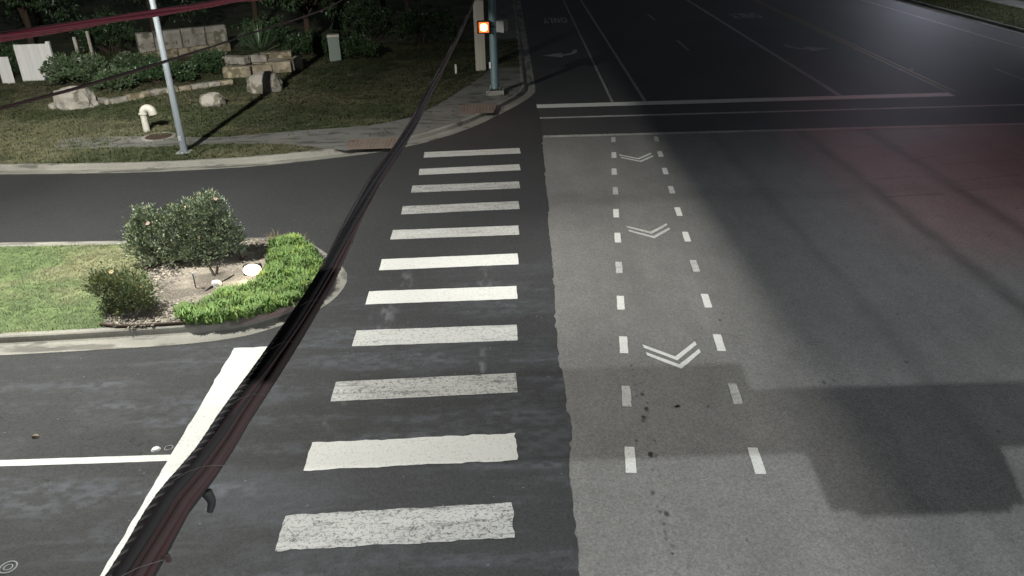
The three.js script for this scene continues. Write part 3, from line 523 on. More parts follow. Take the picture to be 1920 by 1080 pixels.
{ // stacked stone planter under the spiky plant
  const g = group('stone_planter', (D.plantA[0] + D.plantC[0]) / 2, 0.15, D.plantB[1]); const ox = g.position.x, oz = g.position.z; let k = 30;
  for (const [x, z, y, w, h, d, t, warm] of [
    [D.plantA[0] + 0.55, D.plantA[1] - 0.0, 0.26, 1.25, 0.5, 0.5, 0.06, 1], [-11.2, D.plantB[1] + 0.05, 0.26, 0.9, 0.42, 0.5, 0.3, 1], [D.plantC[0] - 0.55, D.plantC[1] + 0.1, 0.28, 1.15, 0.5, 0.5, 0.12, 1], [D.plantC[0] + 0.15, D.plantC[1] - 0.55, 0.3, 0.5, 0.55, 0.9, 0.2, 0],
    [D.plantA[0] + 0.3, D.plantA[1] - 0.75, 0.66, 1.3, 0.34, 0.5, -0.35, 0], [-11.35, D.plantB[1] - 0.5, 0.66, 0.75, 0.34, 0.5, -0.1, 0], [D.plantC[0] - 0.8, D.plantC[1] - 0.55, 0.68, 1.5, 0.36, 0.5, 0.14, 1], [D.plantA[0] + 0.1, D.plantA[1] - 1.4, 0.3, 0.6, 0.6, 1.4, 0, 0]]) {
    const m = mesh('stone', block(w, h, d, ++k), warm ? stoneWarm : stoneMat, g); m.position.set(x - ox, y, z - oz); m.rotation.y = t;
  }
  mesh('soil', new THREE.CylinderGeometry(1.1, 1.25, 0.62, 24).scale(1.1, 1, 0.75).translate(0.05, 0.3, -1.2), soilMat, g);
  tag(g, 'planter of stacked pale stone blocks below the spiky plant', 'planter');
}
{ // block wall behind the planting
  const [a, b] = D.wallFoot, g = group('block_wall', (a[0] + b[0]) / 2, 0.15, (a[1] + b[1]) / 2, -Math.atan2(b[1] - a[1], b[0] - a[0])); const l = Math.hypot(b[0] - a[0], b[1] - a[1]); let x = -l / 2, k = 50;
  for (const w of [0.18, 0.3, 0.27, 0.25]) { const ww = w * l; const m = mesh('stone', block(ww - 0.03, 0.95, 0.5, ++k), stoneMat, g); m.position.set(x + ww / 2, 0.88, 0); x += ww; }
  for (const w of [0.4, 0.35, 0.25]) { if (w === 0.4) x = -l / 2; const ww = w * l; const m = mesh('stone', block(ww - 0.03, 0.5, 0.8, ++k), stoneWarm, g); m.position.set(x + ww / 2, 0.2, 0.1); x += ww; }
  tag(g, 'pale stone block wall in the shrubs behind the metal pole', 'wall');
}
function panel(name, x, z, w, h, turn, label, posts) {
  const g = group(name, x, 0.15, z, turn); const n = Math.max(1, Math.round(w / 0.45));
  for (let i = 0; i < n; i++) mesh('board', box(w / n - 0.012, h, 0.06, -w / 2 + (i + 0.5) * w / n, h / 2, 0, 0.008), whitePaint, g);
  if (posts) { mesh('post', box(0.16, h + 0.1, 0.16, w / 2 + 0.06, (h + 0.1) / 2, 0.02, 0.02), whitePaint, g); mesh('post', box(0.14, h, 0.14, -w / 2 - 0.06, h / 2, 0, 0.02), whitePaint, g); }
  tag(g, label, 'fence panel', 'white fence panels at the far left'); return g;
}
panel('fence_panel', -21.5, -38.3, 1.35, 1.65, 0.05, 'broad white fence panel half hidden by the shrub at the far left', true);
panel('fence_panel', -22.75, -37.85, 0.55, 1.2, 0.05, 'narrow low white fence panel left of the broad white panel', false);
for (const [p, h, l] of [[D.slim1, 1.5, 'slim pale post behind the shrub, nearer to the broad white panel'], [D.slim2, 1.45, 'slim pale post behind the shrub, farther from the broad white panel'], [D.stub, 0.8, 'short pale stone post left of the block wall']]) {
  const m = mesh('garden_post', box(h > 1 ? 0.13 : 0.34, h, h > 1 ? 0.13 : 0.3, 0, h / 2, 0, 0.02), h > 1 ? creamPaint : stoneMat); m.position.set(p[0], 0.15, p[1]); tag(m, l, 'post');
}
{
  const g = group('utility_pedestal', D.cabinet[0], 0.15, D.cabinet[1], 0.15);
  mesh('body', box(0.56, 1.15, 0.4, 0, 0.57, 0, 0.03), std({ roughness: 0.6, color: lin(0.2, 0.25, 0.22) }), g); mesh('lid', box(0.6, 0.12, 0.44, 0, 1.2, 0, 0.04), creamPaint, g);
  tag(g, 'grey green utility pedestal with a pale lid among the dark shrubs', 'utility pedestal');
}

// ---------------------------------------------------------------- plants
function leaves(n, place, size, tone, seed) { // folded leaf pairs with their own colours
  const R = rng(seed), pos = [], col = [], nor = [], p = V3(), d = V3(), s = V3(), u = V3(), c = [0, 0, 0];
  for (let i = 0; i < n; i++) {
    place(R, p, d); u.set(R() - 0.5, R() - 0.5, R() - 0.5).normalize(); s.copy(d).cross(u).normalize(); u.copy(s).cross(d).normalize();
    const L = size * (0.6 + R() * 0.8), W = L * 0.3; tone(R, c, p);
    const a = p.clone().addScaledVector(d, -L / 2), b = p.clone().addScaledVector(d, L / 2), l = p.clone().addScaledVector(s, W).addScaledVector(u, W * 0.4), r = p.clone().addScaledVector(s, -W).addScaledVector(u, W * 0.4);
    for (const [q, w, e] of [[a, l, b], [a, b, r]]) { for (const t of [q, w, e]) { pos.push(t.x, t.y, t.z); col.push(...c); } const nn = w.clone().sub(q).cross(e.clone().sub(q)).normalize(); for (let k = 0; k < 3; k++) nor.push(nn.x, nn.y, nn.z); }
  }
  const g = new THREE.BufferGeometry(); g.setAttribute('position', new THREE.Float32BufferAttribute(pos, 3)); g.setAttribute('normal', new THREE.Float32BufferAttribute(nor, 3)); g.setAttribute('color', new THREE.Float32BufferAttribute(col, 3)); g.setAttribute('uv', new THREE.Float32BufferAttribute(new Float32Array(pos.length / 3 * 2), 2)); return g;
}
// shrub: stems fan out from the foot, each ends in sprays of leaves
function shrub(name, at, lobes, o) {
  const g = group(name, at[0], at[2] ?? 0.16, at[1]); const R = rng(o.seed), tips = [], stems = [];
  for (let k = 0; k < o.sprays; k++) {
    const [lx, ly, lz, rx, ry, rz] = lobes[Math.floor(R() * lobes.length)]; const a = R() * Math.PI * 2, e = Math.acos(1 - R() * 1.7), q = Math.pow(R(), 0.35);
    const t = V3(lx + Math.cos(a) * Math.sin(e) * rx * q, Math.max(0.06, ly + Math.cos(e) * ry * q), lz + Math.sin(a) * Math.sin(e) * rz * q); const out = V3(t.x - lx * 0.8, (t.y - ly * 0.5) + 0.2, t.z - lz * 0.8).normalize(); tips.push([t, out, 0.07 + R() * 0.1]);
    if (k % Math.ceil(o.sprays / 26) === 0) { const f = V3(lx * 0.35 + (R() - 0.5) * 0.15, -0.05, lz * 0.35 + (R() - 0.5) * 0.15); stems.push(tube(spaced([f, f.clone().lerp(t, 0.5).add(V3(0, 0.1 * ly, 0)), t], 8), (s) => 0.016 * (1 - s * 0.75) * (o.stem ?? 1), 5)); }
  }
  mesh('stems', stems, bark, g);
  mesh('foliage', leaves(o.leaves, (r, p, d) => { const [t, out, s] = tips[Math.floor(r() * tips.length)]; d.set(out.x + (r() - 0.5) * 1.7, out.y + (r() - 0.4) * 1.5, out.z + (r() - 0.5) * 1.7).normalize(); p.copy(t).addScaledVector(d, r() * s * 1.6 * (o.spread ?? 1)).add(V3((r() - 0.5) * s, (r() - 0.5) * s, (r() - 0.5) * s)); }, o.size, o.tone, o.seed + 1), leafMat, g);
  for (let k = 0; k < (o.flowers ?? 0); k++) {
    const best = tips.slice().sort((a, b) => (b[0].y + b[0].z * 0.6 + hash2(b[0].x * 99 | 0, 3)) - (a[0].y + a[0].z * 0.6 + hash2(a[0].x * 99 | 0, 3)))[k * 7]; const petals = [];
    for (let i = 0; i < 6; i++) petals.push(new THREE.SphereGeometry(0.032, 8, 6).scale(1, 0.4, 0.7).translate(0.03, 0, 0).rotateZ(0.5).rotateY(i * Math.PI / 3));
    const f = mesh('blossom', petals, k % 2 ? o.bloomB : o.bloomA, g); f.position.copy(best[0]).addScaledVector(best[1], 0.12); f.rotation.x = 0.5;
  }
  return g;
}
const bloomPink = std({ color: lin(0.4, 0.28, 0.26) }), bloomCream = std({ color: lin(0.45, 0.37, 0.2) });
const roseTone = (R, c) => { const t = R(), y = R() > 0.93; c[0] = 0.16 + 0.15 * t + (y ? 0.14 : 0); c[1] = 0.2 + 0.17 * t + (y ? 0.08 : 0); c[2] = 0.135 + 0.11 * t; };
const roseTone2 = (R, c) => { const t = R(), y = R() > 0.85; c[0] = 0.13 + 0.13 * t + (y ? 0.13 : 0); c[1] = 0.17 + 0.14 * t + (y ? 0.07 : 0); c[2] = 0.09 + 0.07 * t; };
tag(shrub('rose_shrub', [-7.62, -16.72], [[0, 0.5, 0, 0.62, 0.5, 0.5], [-0.35, 0.42, 0.05, 0.5, 0.42, 0.42], [0.3, 0.62, -0.05, 0.5, 0.5, 0.42], [-0.62, 0.62, 0, 0.18, 0.26, 0.2], [-0.4, 0.95, -0.1, 0.25, 0.25, 0.25], [0.4, 0.95, -0.1, 0.35, 0.32, 0.3], [0, 0.2, 0.12, 0.7, 0.2, 0.45], [0.35, 0.2, 0.12, 0.5, 0.2, 0.4]], { sprays: 420, leaves: 12500, size: 0.065, seed: 11, tone: roseTone, flowers: 2, bloomA: bloomCream, bloomB: bloomPink }), 'wide flowering shrub on the island, left one of the joined pair', 'shrub', 'shrubs on the island');
tag(shrub('rose_shrub', [-6.68, -16.86], [[0, 0.62, 0, 0.66, 0.6, 0.5], [0.25, 0.5, 0.05, 0.5, 0.5, 0.42], [-0.2, 0.95, 0, 0.42, 0.42, 0.38], [0.1, 1.12, 0, 0.3, 0.34, 0.28], [0, 0.22, 0.12, 0.7, 0.22, 0.45], [-0.4, 0.3, 0.1, 0.5, 0.3, 0.4]], { sprays: 460, leaves: 14500, size: 0.065, seed: 12, tone: roseTone, flowers: 2, bloomA: bloomPink, bloomB: bloomCream }), 'tallest flowering shrub on the island, right one of the joined pair', 'shrub', 'shrubs on the island');
tag(shrub('rose_shrub', [-7.55, -14.4], [[0, 0.4, 0, 0.46, 0.36, 0.38], [-0.22, 0.46, 0, 0.34, 0.34, 0.3], [0.12, 0.3, 0.1, 0.38, 0.28, 0.28], [-0.45, 0.5, 0, 0.2, 0.18, 0.16], [0, 0.15, 0.06, 0.5, 0.15, 0.36]], { sprays: 270, leaves: 8600, size: 0.055, seed: 13, tone: roseTone2, flowers: 3, bloomA: bloomCream, bloomB: bloomPink }), 'small round shrub with pale blossoms near the front kerb of the island', 'shrub', 'shrubs on the island');

// grass: tufts scattered over a polygon
function tuftGeometry(blades, hgt, wid, spread, seed) {
  const R = rng(seed), pos = [], nor = []; for (let i = 0; i < blades; i++) { const a = R() * 6.28, l = hgt * (0.6 + R() * 0.7), x = (R() - 0.5) * spread, z = (R() - 0.5) * spread, lean = 0.25 + R() * 0.6, ca = Math.cos(a), sa = Math.sin(a), px = -sa * wid / 2, pz = ca * wid / 2; const mx = x + ca * l * lean * 0.35, mz = z + sa * l * lean * 0.35, tx = x + ca * l * lean, tz = z + sa * l * lean, my = l * 0.6, ty = l * (1 - lean * 0.35);
    const q = [[x - px, 0, z - pz], [x + px, 0, z + pz], [mx + px * 0.8, my, mz + pz * 0.8], [mx - px * 0.8, my, mz - pz * 0.8], [tx, ty, tz]];
    for (const k of [0, 1, 2, 0, 2, 3, 3, 2, 4]) { pos.push(...q[k]); nor.push(-ca * 0.4, 0.9, -sa * 0.4); } }
  const g = new THREE.BufferGeometry(); g.setAttribute('position', new THREE.Float32BufferAttribute(pos, 3)); g.setAttribute('normal', new THREE.Float32BufferAttribute(nor, 3)); g.setAttribute('uv', new THREE.Float32BufferAttribute(new Float32Array(pos.length / 3 * 2), 2)); return g;
}
function scatter(name, geo, poly, holes, y, density, scale, tone, seed, label, category) {
  const R = rng(seed), xs = poly.map((p) => p[0]), zs = poly.map((p) => p[1]), x0 = Math.min(...xs), x1 = Math.max(...xs), z0 = Math.min(...zs), z1 = Math.max(...zs), list = []; const n = Math.round((x1 - x0) * (z1 - z0) * density);
  for (let i = 0; i < n; i++) { const x = x0 + R() * (x1 - x0), z = z0 + R() * (z1 - z0), k = R(); if (!inside(poly, x, z) || holes.some((h) => inside(h, x, z) && k > 0.03 + (h === walkPoly ? clamp((-12.2 - x) * 0.35) : 0))) continue; list.push([x, z]); }
  const m = new THREE.InstancedMesh(geo, bladeMat, list.length), M = new THREE.Matrix4(), Q = new THREE.Quaternion(), c = new THREE.Color(), t = [0, 0, 0];
  list.forEach(([x, z], i) => { const s = scale[0] + R() * (scale[1] - scale[0]); Q.setFromAxisAngle(V3(0, 1, 0), R() * 6.28); M.compose(V3(x, typeof y === 'function' ? y(x, z) : y, z), Q, V3(s, s * (0.8 + R() * 0.4), s)); m.setMatrixAt(i, M); tone(R, t, x, z); m.setColorAt(i, c.setRGB(...t)); });
  m.name = numbered(name); m.castShadow = m.receiveShadow = true; scene.add(m); return tag(m, label, category, null, 'stuff');
}
const bedHole = bedPoly.map(([x, z]) => [x, z]);
const turfTuft = tuftGeometry(12, 0.05, 0.006, 0.09, 1), lawnTuft = tuftGeometry(12, 0.07, 0.009, 0.16, 2);
scatter('grass', turfTuft, [...islandIn.filter(([x]) => x > -17)], [bedHole], 0.148, 330, [0.7, 1.3], (R, c, x, z) => { const d = smooth(0.45, 0.68, turfTone(x, z)) * 0.8 + (R() > 0.8 ? 0.35 : 0), f = (0.7 + 0.6 * turfFine(x, z)) * (0.7 + 0.6 * R()); c[0] = (0.13 + 0.09 * d) * f; c[1] = (0.19 + 0.03 * d) * f; c[2] = (0.075 + 0.04 * d) * f; }, 31, 'bright short grass on the traffic island', 'grass');
scatter('grass', lawnTuft, [...lawnIn.filter(([x, z]) => x > -26 && z > -46), [0, -46], [-26, -46]], [walkPoly], 0.148, 120, [0.6, 1.4], (R, c, x, z) => { const d = smooth(0.42, 0.66, turfTone(x, z)) * 0.9 + (R() > 0.75 ? 0.4 : 0), f = (0.65 + 0.7 * turfFine(x, z)) * (0.65 + 0.7 * R()); c[0] = (0.066 + 0.065 * d) * f; c[1] = (0.083 + 0.046 * d) * f; c[2] = (0.034 + 0.035 * d) * f; }, 32, 'dull dry grass of the corner lawn', 'grass');
scatter('grass', lawnTuft, [[27.5, -40], [31.5, -40], [31.5, -66], [27.5, -66]], [], 0.148, 60, [0.8, 1.6], (R, c, x, z) => { const f = (0.65 + 0.7 * turfFine(x, z)) * (0.65 + 0.7 * R()); c[0] = 0.1 * f; c[1] = 0.11 * f; c[2] = 0.04 * f; }, 33, 'grass of the verge beyond the far right kerb', 'grass');
const coverPoly = curve2([...D.cover, D.cover[0]], 70);
scatter('ground_cover', tuftGeometry(26, 0.11, 0.02, 0.16, 3), coverPoly, [], (x, z) => 0.16 + 0.13 * hash2(Math.round(x * 977), Math.round(z * 977)) * (0.5 + noise(x * 3, z * 3)), 420, [0.6, 1.3], (R, c, x, z) => { const f = (0.6 + 0.8 * turfFine(x * 1.3, z * 1.3)) * (0.6 + 0.8 * R()), y = R() > 0.85 ? 0.09 : 0; c[0] = (0.17 + y) * f; c[1] = (0.28 + y * 0.7) * f; c[2] = 0.075 * f; }, 34, 'bright green grassy ground cover curving round the island nose', 'ground cover');
scatter('dry_ground_cover', tuftGeometry(18, 0.2, 0.012, 0.2, 4), curve2([[-5.75, -17.75], [-5.3, -17.55], [-4.85, -17.5], [-5.1, -17.8], [-5.75, -17.75]], 20), [], 0.16, 90, [0.6, 1.1], (R, c) => { const f = 0.6 + 0.8 * R(); c[0] = 0.24 * f; c[1] = 0.19 * f; c[2] = 0.09 * f; }, 35, 'dry straw coloured tufts at the back of the planting bed', 'ground cover');
{ // gravel and wood chips in the bed
  const chip = new THREE.IcosahedronGeometry(0.018, 0).scale(1.5, 0.6, 1); chip.setAttribute('normal', chip.attributes.normal);
  scatter('gravel', chip, bedHole, [coverPoly], (x, z) => 0.19 + 0.01 * noise(x * 9, z * 9), 260, [0.5, 1.5], (R, c) => { const v = R() > 0.93 ? 0.5 : 0.1 + R() * 0.16; c[0] = v * 1.1; c[1] = v; c[2] = v * 0.84; }, 36, 'pale gravel and chips lying in the planting bed', 'gravel');
}

// things in the bed
{
  const fl = group('floodlight', D.flood[0] + 0.0, 0.17, D.flood[1] + 0.04, 0.12);
  const head = mesh('housing', box(0.4, 0.26, 0.1, 0, 0.16, -0.02, 0.05), blackMetal, fl); head.rotation.x = -0.35;
  const lens = mesh('lens', new THREE.SphereGeometry(1, 24, 14).scale(0.19, 0.125, 0.05).translate(0, 0.16, 0.03), std({ color: 0xffffff, emissive: lin(1, 0.9, 0.62), emissiveIntensity: 3.5 }), fl); lens.rotation.x = -0.35; lens.userData.label = 'glowing warm white lens';
  mesh('bracket', box(0.3, 0.03, 0.04, 0, 0.06, -0.05), blackMetal, fl); mesh('stake', cyl(0.015, 0.008, 0.22, 0, -0.02, -0.05, 8), blackMetal, fl);
  tag(fl, 'small glowing floodlight beside the ground cover on the island', 'floodlight');
  const ra = new THREE.RectAreaLight(new THREE.Color().setRGB(1, 0.86, 0.55), 45, 0.36, 0.22); ra.position.set(fl.position.x + 0.005, 0.37, fl.position.z + 0.12); ra.lookAt(ra.position.x + 0.12, ra.position.y + 0.36, ra.position.z + 1); scene.add(ra);
  const hs = mesh('hose', tube(spaced([V3(D.hoseA[0] - 0.02, 0.2, D.hoseA[1] + 0.06), V3(D.hoseA[0] + 0.05, 0.225, D.hoseA[1] - 0.1), V3(-6.08, 0.23, -15.4), V3(D.hoseB[0], 0.225, D.hoseB[1])], 24), 0.018), rubber); tag(hs, 'short piece of dark hose curving across the bare soil', 'hose');
  const sp = group('sprinkler_stake', D.stake[0], 0.19, D.stake[1]); mesh('riser', cyl(0.01, 0.012, 0.34, 0, 0.15, 0, 10), blackMetal, sp); mesh('nozzle', cyl(0.03, 0.022, 0.06, 0, 0.33, 0, 12), greyBox, sp); tag(sp, 'thin sprinkler stake standing in the bare soil', 'sprinkler');
  const st = group('plant_stump', D.stump[0], 0.19, D.stump[1]); const R = rng(51);
  for (let k = 0; k < 4; k++) { const a = k * 1.6 + R(); mesh('stub', tube(spaced([V3(0, -0.03, 0), V3(Math.cos(a) * 0.06, 0.1, Math.sin(a) * 0.06), V3(Math.cos(a) * 0.11, 0.2 + R() * 0.16, Math.sin(a) * 0.11)], 6), (t) => 0.028 * (1 - t * 0.5), 7), k === 1 ? stoneWarm : bark, st); } tag(st, 'cut stump with a few woody stubs in the middle of the bed', 'stump');
  const st2 = group('plant_stump', -6.0, 0.2, -16.62); for (let k = 0; k < 3; k++) { const a = k * 2.1; mesh('stub', tube(spaced([V3(0, -0.03, 0), V3(Math.cos(a) * 0.05, 0.05, Math.sin(a) * 0.04), V3(Math.cos(a) * 0.13, 0.1 + k * 0.04, Math.sin(a) * 0.08)], 6), 0.018, 6), bark, st2); } tag(st2, 'low dark stump near the foot of the tallest shrub', 'stump');
  const bk = mesh('garden_stone', rock(0.1, 0.09, 0.08, 9), whitePaint); bk.position.set(D.block[0], 0.24, D.block[1]); tag(bk, 'small white stone lying next to the dark hose', 'stone');
  const bs = mesh('fallen_branch', tube(spaced([V3(-8.05, 0.19, -16.1), V3(-7.9, 0.24, -16.35), V3(-7.72, 0.32, -16.6)], 10), (t) => 0.022 - 0.008 * t, 7), bark); tag(bs, 'dark branch reaching from the left shrub down to the grass', 'branch');
  const ed = mesh('bed_edging', tube(curve2([[-7.9, -13.75], [-7.5, -13.66], [-6.7, -13.68], [-6.2, -13.72]], 30).map(([x, z]) => V3(x, 0.19, z)), 0.03, 6), std({ roughness: 0.9, color: lin(0.05, 0.03, 0.02) })); tag(ed, 'dark edging strip along the front of the planting bed', 'edging');
}

// planting round the stone walls, and the dark trees behind
const darkTone = (R, c) => { const t = R(); c[0] = 0.028 + 0.025 * t; c[1] = 0.055 + 0.04 * t; c[2] = 0.022 + 0.018 * t; };
const greyTone = (R, c) => { const t = R(); c[0] = 0.05 + 0.05 * t; c[1] = 0.08 + 0.06 * t; c[2] = 0.04 + 0.03 * t; };
for (const [x, z, w, h, d, tone, seed, label] of [
  [-19.0, -36.9, 1.5, 1.35, 1.0, greyTone, 61, 'loose grey green shrub in front of the broad white panel'],
  [-16.9, -35.8, 0.9, 0.7, 0.7, greyTone, 62, 'low grey green plant behind the large layered boulder'],
  [-15.2, -36.9, 1.35, 0.9, 0.85, darkTone, 63, 'dense clipped hedge shrub behind the low stone border'],
  [-13.6, -38.6, 0.9, 1.0, 0.8, darkTone, 64, 'dark shrub between the hedge and the stone planter'],
  [-17.8, -40.2, 1.2, 0.7, 0.8, greyTone, 65, 'straggly olive plant at the foot of the block wall'],
  [-23.6, -39.3, 1.2, 1.6, 0.9, darkTone, 66, 'dark shrub at the left edge beside the narrow white panel'],
  [-7.3, -41.6, 1.0, 1.0, 0.8, darkTone, 67, 'dark shrub right of the utility pedestal'],
  [-10.0, -42.6, 1.1, 1.1, 0.9, darkTone, 68, 'dark shrub left of the utility pedestal'],
  [-21.2, -45.4, 1.8, 2.2, 1.2, darkTone, 69, 'tall dark shrub behind the slim pale posts'],
  [-4.2, -45.2, 1.7, 2.0, 1.2, darkTone, 70, 'tall dark shrub at the back of the lawn, nearest the pale utility pole'],
  [-7.6, -46.5, 1.8, 2.2, 1.2, darkTone, 73, 'tall dark shrub directly behind the utility pedestal'],
  [-12.6, -44.5, 1.5, 1.8, 1.1, darkTone, 74, 'tall dark shrub directly behind the large yucca']]) {
  tag(shrub('garden_shrub', [x, z, 0.14], [[0, h * 0.52, 0, w * 0.8, h * 0.5, d * 0.8], [w * 0.4, h * 0.42, 0.1, w * 0.6, h * 0.4, d * 0.6], [-w * 0.4, h * 0.45, 0, w * 0.6, h * 0.42, d * 0.6]], { sprays: 200, leaves: 4200, size: 0.13, seed, tone, spread: 1.4, stem: 1.2 }), label, 'shrub', 'garden shrubs behind the lawn');
}
function yucca(at, n, len, label, seed) {
  const R = rng(seed), gs = []; for (let i = 0; i < n; i++) { const a = R() * 6.28, e = 0.12 + Math.pow(R(), 0.8) * 1.25, l = len * (0.75 + R() * 0.35), d = V3(Math.cos(a) * Math.sin(e), Math.cos(e), Math.sin(a) * Math.sin(e)), s = V3(-Math.sin(a), 0, Math.cos(a)), w = 0.045; const p = [V3(0, 0, 0).addScaledVector(s, w * 0.6), V3(0, 0, 0).addScaledVector(s, -w * 0.6), d.clone().multiplyScalar(l * 0.4).addScaledVector(s, w), d.clone().multiplyScalar(l * 0.4).addScaledVector(s, -w), d.clone().multiplyScalar(l).add(V3(0, -0.08 * e, 0))], mid = d.clone().multiplyScalar(l * 0.4).add(V3(-d.x * 0.02, -0.02, -d.z * 0.02));
    const tri = [p[0], p[1], mid, p[0], mid, p[2], p[1], p[3], mid, p[2], mid, p[4], mid, p[3], p[4]], g = new THREE.BufferGeometry(), t = 0.75 + R() * 0.5; g.setAttribute('position', new THREE.Float32BufferAttribute(tri.flatMap((v) => [v.x, v.y, v.z]), 3)); g.setAttribute('color', new THREE.Float32BufferAttribute(tri.flatMap(() => [0.075 * t, 0.115 * t, 0.06 * t]), 3)); g.setAttribute('uv', new THREE.Float32BufferAttribute(new Float32Array(tri.length * 2), 2)); g.computeVertexNormals(); gs.push(g); }
  const g = group('yucca', at[0], at[2], at[1]); mesh('trunk', cyl(0.07, 0.1, 0.24, 0, 0.0, 0, 12), bark, g); for (const [i, x] of gs.entries()) { const b = mesh('leaf', x, leafMat, g); b.position.y = 0.08; } tag(g, label, 'yucca', 'yuccas');
}
yucca([-11.5, -39.3, 0.78], 80, 1.6, 'large spiky yucca growing out of the stone planter', 71);
yucca([-10.6, -40.4, 0.3], 40, 0.8, 'smaller spiky yucca behind the right end of the planter', 72);
function tree(x, z, h, r, seed, label, tone = darkTone) {
  const g = group('tree', x, 0.12, z); const R = rng(seed), limbs = [], tips = [];
  mesh('trunk', tube(spaced([V3(0, -0.1, 0), V3((R() - 0.5) * 0.4, h * 0.25, (R() - 0.5) * 0.4), V3((R() - 0.5) * 0.8, h * 0.55, (R() - 0.5) * 0.6)], 12), (t) => 0.2 * (1 - 0.5 * t), 9), bark, g);
  for (let k = 0; k < 26; k++) { const a = R() * 6.28, e = 0.3 + R() * 1.45, q = 0.55 + 0.45 * R(), t = V3(Math.cos(a) * Math.sin(e) * r * q, h * 0.52 + Math.cos(e) * h * 0.46 * q - (k > 16 ? h * 0.3 * R() : 0), Math.sin(a) * Math.sin(e) * r * q); limbs.push(tube(spaced([V3(0, h * (0.2 + 0.3 * R()), 0), t.clone().multiplyScalar(0.55).add(V3(0, h * 0.2, 0)), t], 7), (s) => 0.07 * (1 - s * 0.8), 5)); tips.push([t, 0.5 + R() * 0.5]); }
  const cr = mesh('crown', leaves(5200, (q, p, d) => { const [t, s] = tips[Math.floor(q() * tips.length)]; const a = q() * 6.28, b = Math.acos(2 * q() - 1), m = Math.pow(q(), 0.45) * s * r * 0.42; d.set(Math.sin(b) * Math.cos(a), Math.cos(b), Math.sin(b) * Math.sin(a)); p.copy(t).addScaledVector(d, m); d.set(d.x + (q() - 0.5) * 1.6, d.y - q() * 1.2, d.z + (q() - 0.5) * 1.6).normalize(); }, 0.24, tone, seed + 1), leafMat, g); mesh('limbs', limbs, bark, g);
  tag(g, label, 'tree', 'dark trees behind the lawn');
}
for (const [x, z, h, r, s, l] of [[-27, -48, 6.5, 3.4, 81, 'dark tree at the top left edge behind the white panels'], [-21.5, -52, 7, 3.6, 82, 'dark tree behind the left part of the block wall'], [-15.5, -53, 6.5, 3.4, 83, 'dark tree behind the right part of the block wall'], [-11, -47.5, 5.5, 2.8, 84, 'dark tree behind the spiky yucca'], [-5.6, -50, 6.5, 3.0, 85, 'dark tree behind the utility pedestal'], [-8, -58, 7, 3.6, 86, 'dark tree farthest back, between two nearer trees'], [-31, -57, 8, 4.4, 87, 'large dark tree farthest back at the left']]) tree(x, z, h, r, s, l);

// ---------------------------------------------------------------- small things on the road
{
  const stud = (x, z, m, label, y = 0.005) => { const g = mesh('road_stud', new THREE.CylinderGeometry(0.05, 0.07, 0.024, 16).translate(0, 0.012, 0), m); g.position.set(x, y, z); tag(g, label, 'road stud', 'road studs'); };
  stud(D.markerW[0], D.markerW[1], whitePaint, 'round white road stud beside the stop line at bottom left');
  stud(17.13, -35.55, whitePaint, 'small white road stud left of the double yellow line', 0.002); stud(17.62, -35.5, whitePaint, 'small white road stud right of the double yellow line', 0.002);
  const ring = mesh('pavement_ring', new THREE.TorusGeometry(0.06, 0.008, 6, 28).rotateX(Math.PI / 2).translate(0, 0.004, 0), greyBox); ring.position.set(D.ring[0], 0.006, D.ring[1]); tag(ring, 'thin grey ring left by a missing road stud, beside the white stud', 'ring mark');
  const ov = mesh('survey_mark', [new THREE.TorusGeometry(0.1, 0.01, 6, 32).rotateX(Math.PI / 2), new THREE.TorusGeometry(0.05, 0.008, 6, 24).rotateX(Math.PI / 2)], greyBox); ov.position.set(D.oval[0], 0.008, D.oval[1]); tag(ov, 'double grey ring mark on the asphalt in the bottom left corner', 'ring mark');
  const pb = mesh('pebble', rock(0.05, 0.035, 0.035, 14), stoneWarm); pb.position.set(D.peb[0], 0.02, D.peb[1]); tag(pb, 'small tan pebble on the dark asphalt near the left edge', 'pebble');
  const lf = mesh('fallen_leaf', new THREE.SphereGeometry(0.05, 10, 6).scale(1, 0.25, 0.5), std({ roughness: 1, color: lin(0.012, 0.01, 0.008) })); lf.position.set(D.leaf[0], 0.008, D.leaf[1]); lf.rotation.y = 0.4; tag(lf, 'small black scrap lying in the bike lane near the nearest chevron', 'scrap');
}

// ---------------------------------------------------------------- overhead cables
function bundle(name, pts, n, strands, radius, pitch, label, lash) {
  const c = new THREE.CatmullRomCurve3(pts, false, 'centripetal'), len = c.getLength(), P = c.getSpacedPoints(n), fr = c.computeFrenetFrames(n, false); const g = group(name, 0, 0, 0);
  const up = (i) => { const t = c.getTangentAt(i / n); const s = V3(0, 1, 0).cross(t).normalize(); return [s, t.clone().cross(s).normalize()]; };
  const frames = P.map((_, i) => up(i));
  for (const [part, m, ang, off, r, tw] of strands) mesh(part, tube(P.map((p, i) => { const [s, u] = frames[i], R = radius(i / n), a = ang + tw * i / n * len * 2 + Math.sin(i / n * len * 3 + ang) * 0.25; return p.clone().addScaledVector(s, Math.cos(a) * off * R).addScaledVector(u, Math.sin(a) * off * R); }), (t) => r * radius(t), 9), m, g);
  if (lash) { const q = [], k = Math.round(len / pitch) * 12; for (let i = 0; i <= k; i++) { const t = i / k, p = c.getPointAt(t), f = Math.min(n, Math.round(t * n)), [s, u] = frames[f], a = i / 12 * Math.PI * 2, R = radius(t) * 0.99; q.push(p.addScaledVector(s, Math.cos(a) * R).addScaledVector(u, Math.sin(a) * R)); } mesh('lashing_wire', tube(q, lash, 5), wireDull, g); }
  tag(g, label, 'cable', 'overhead cables'); return g;
}
const v = (p) => V3(...p);
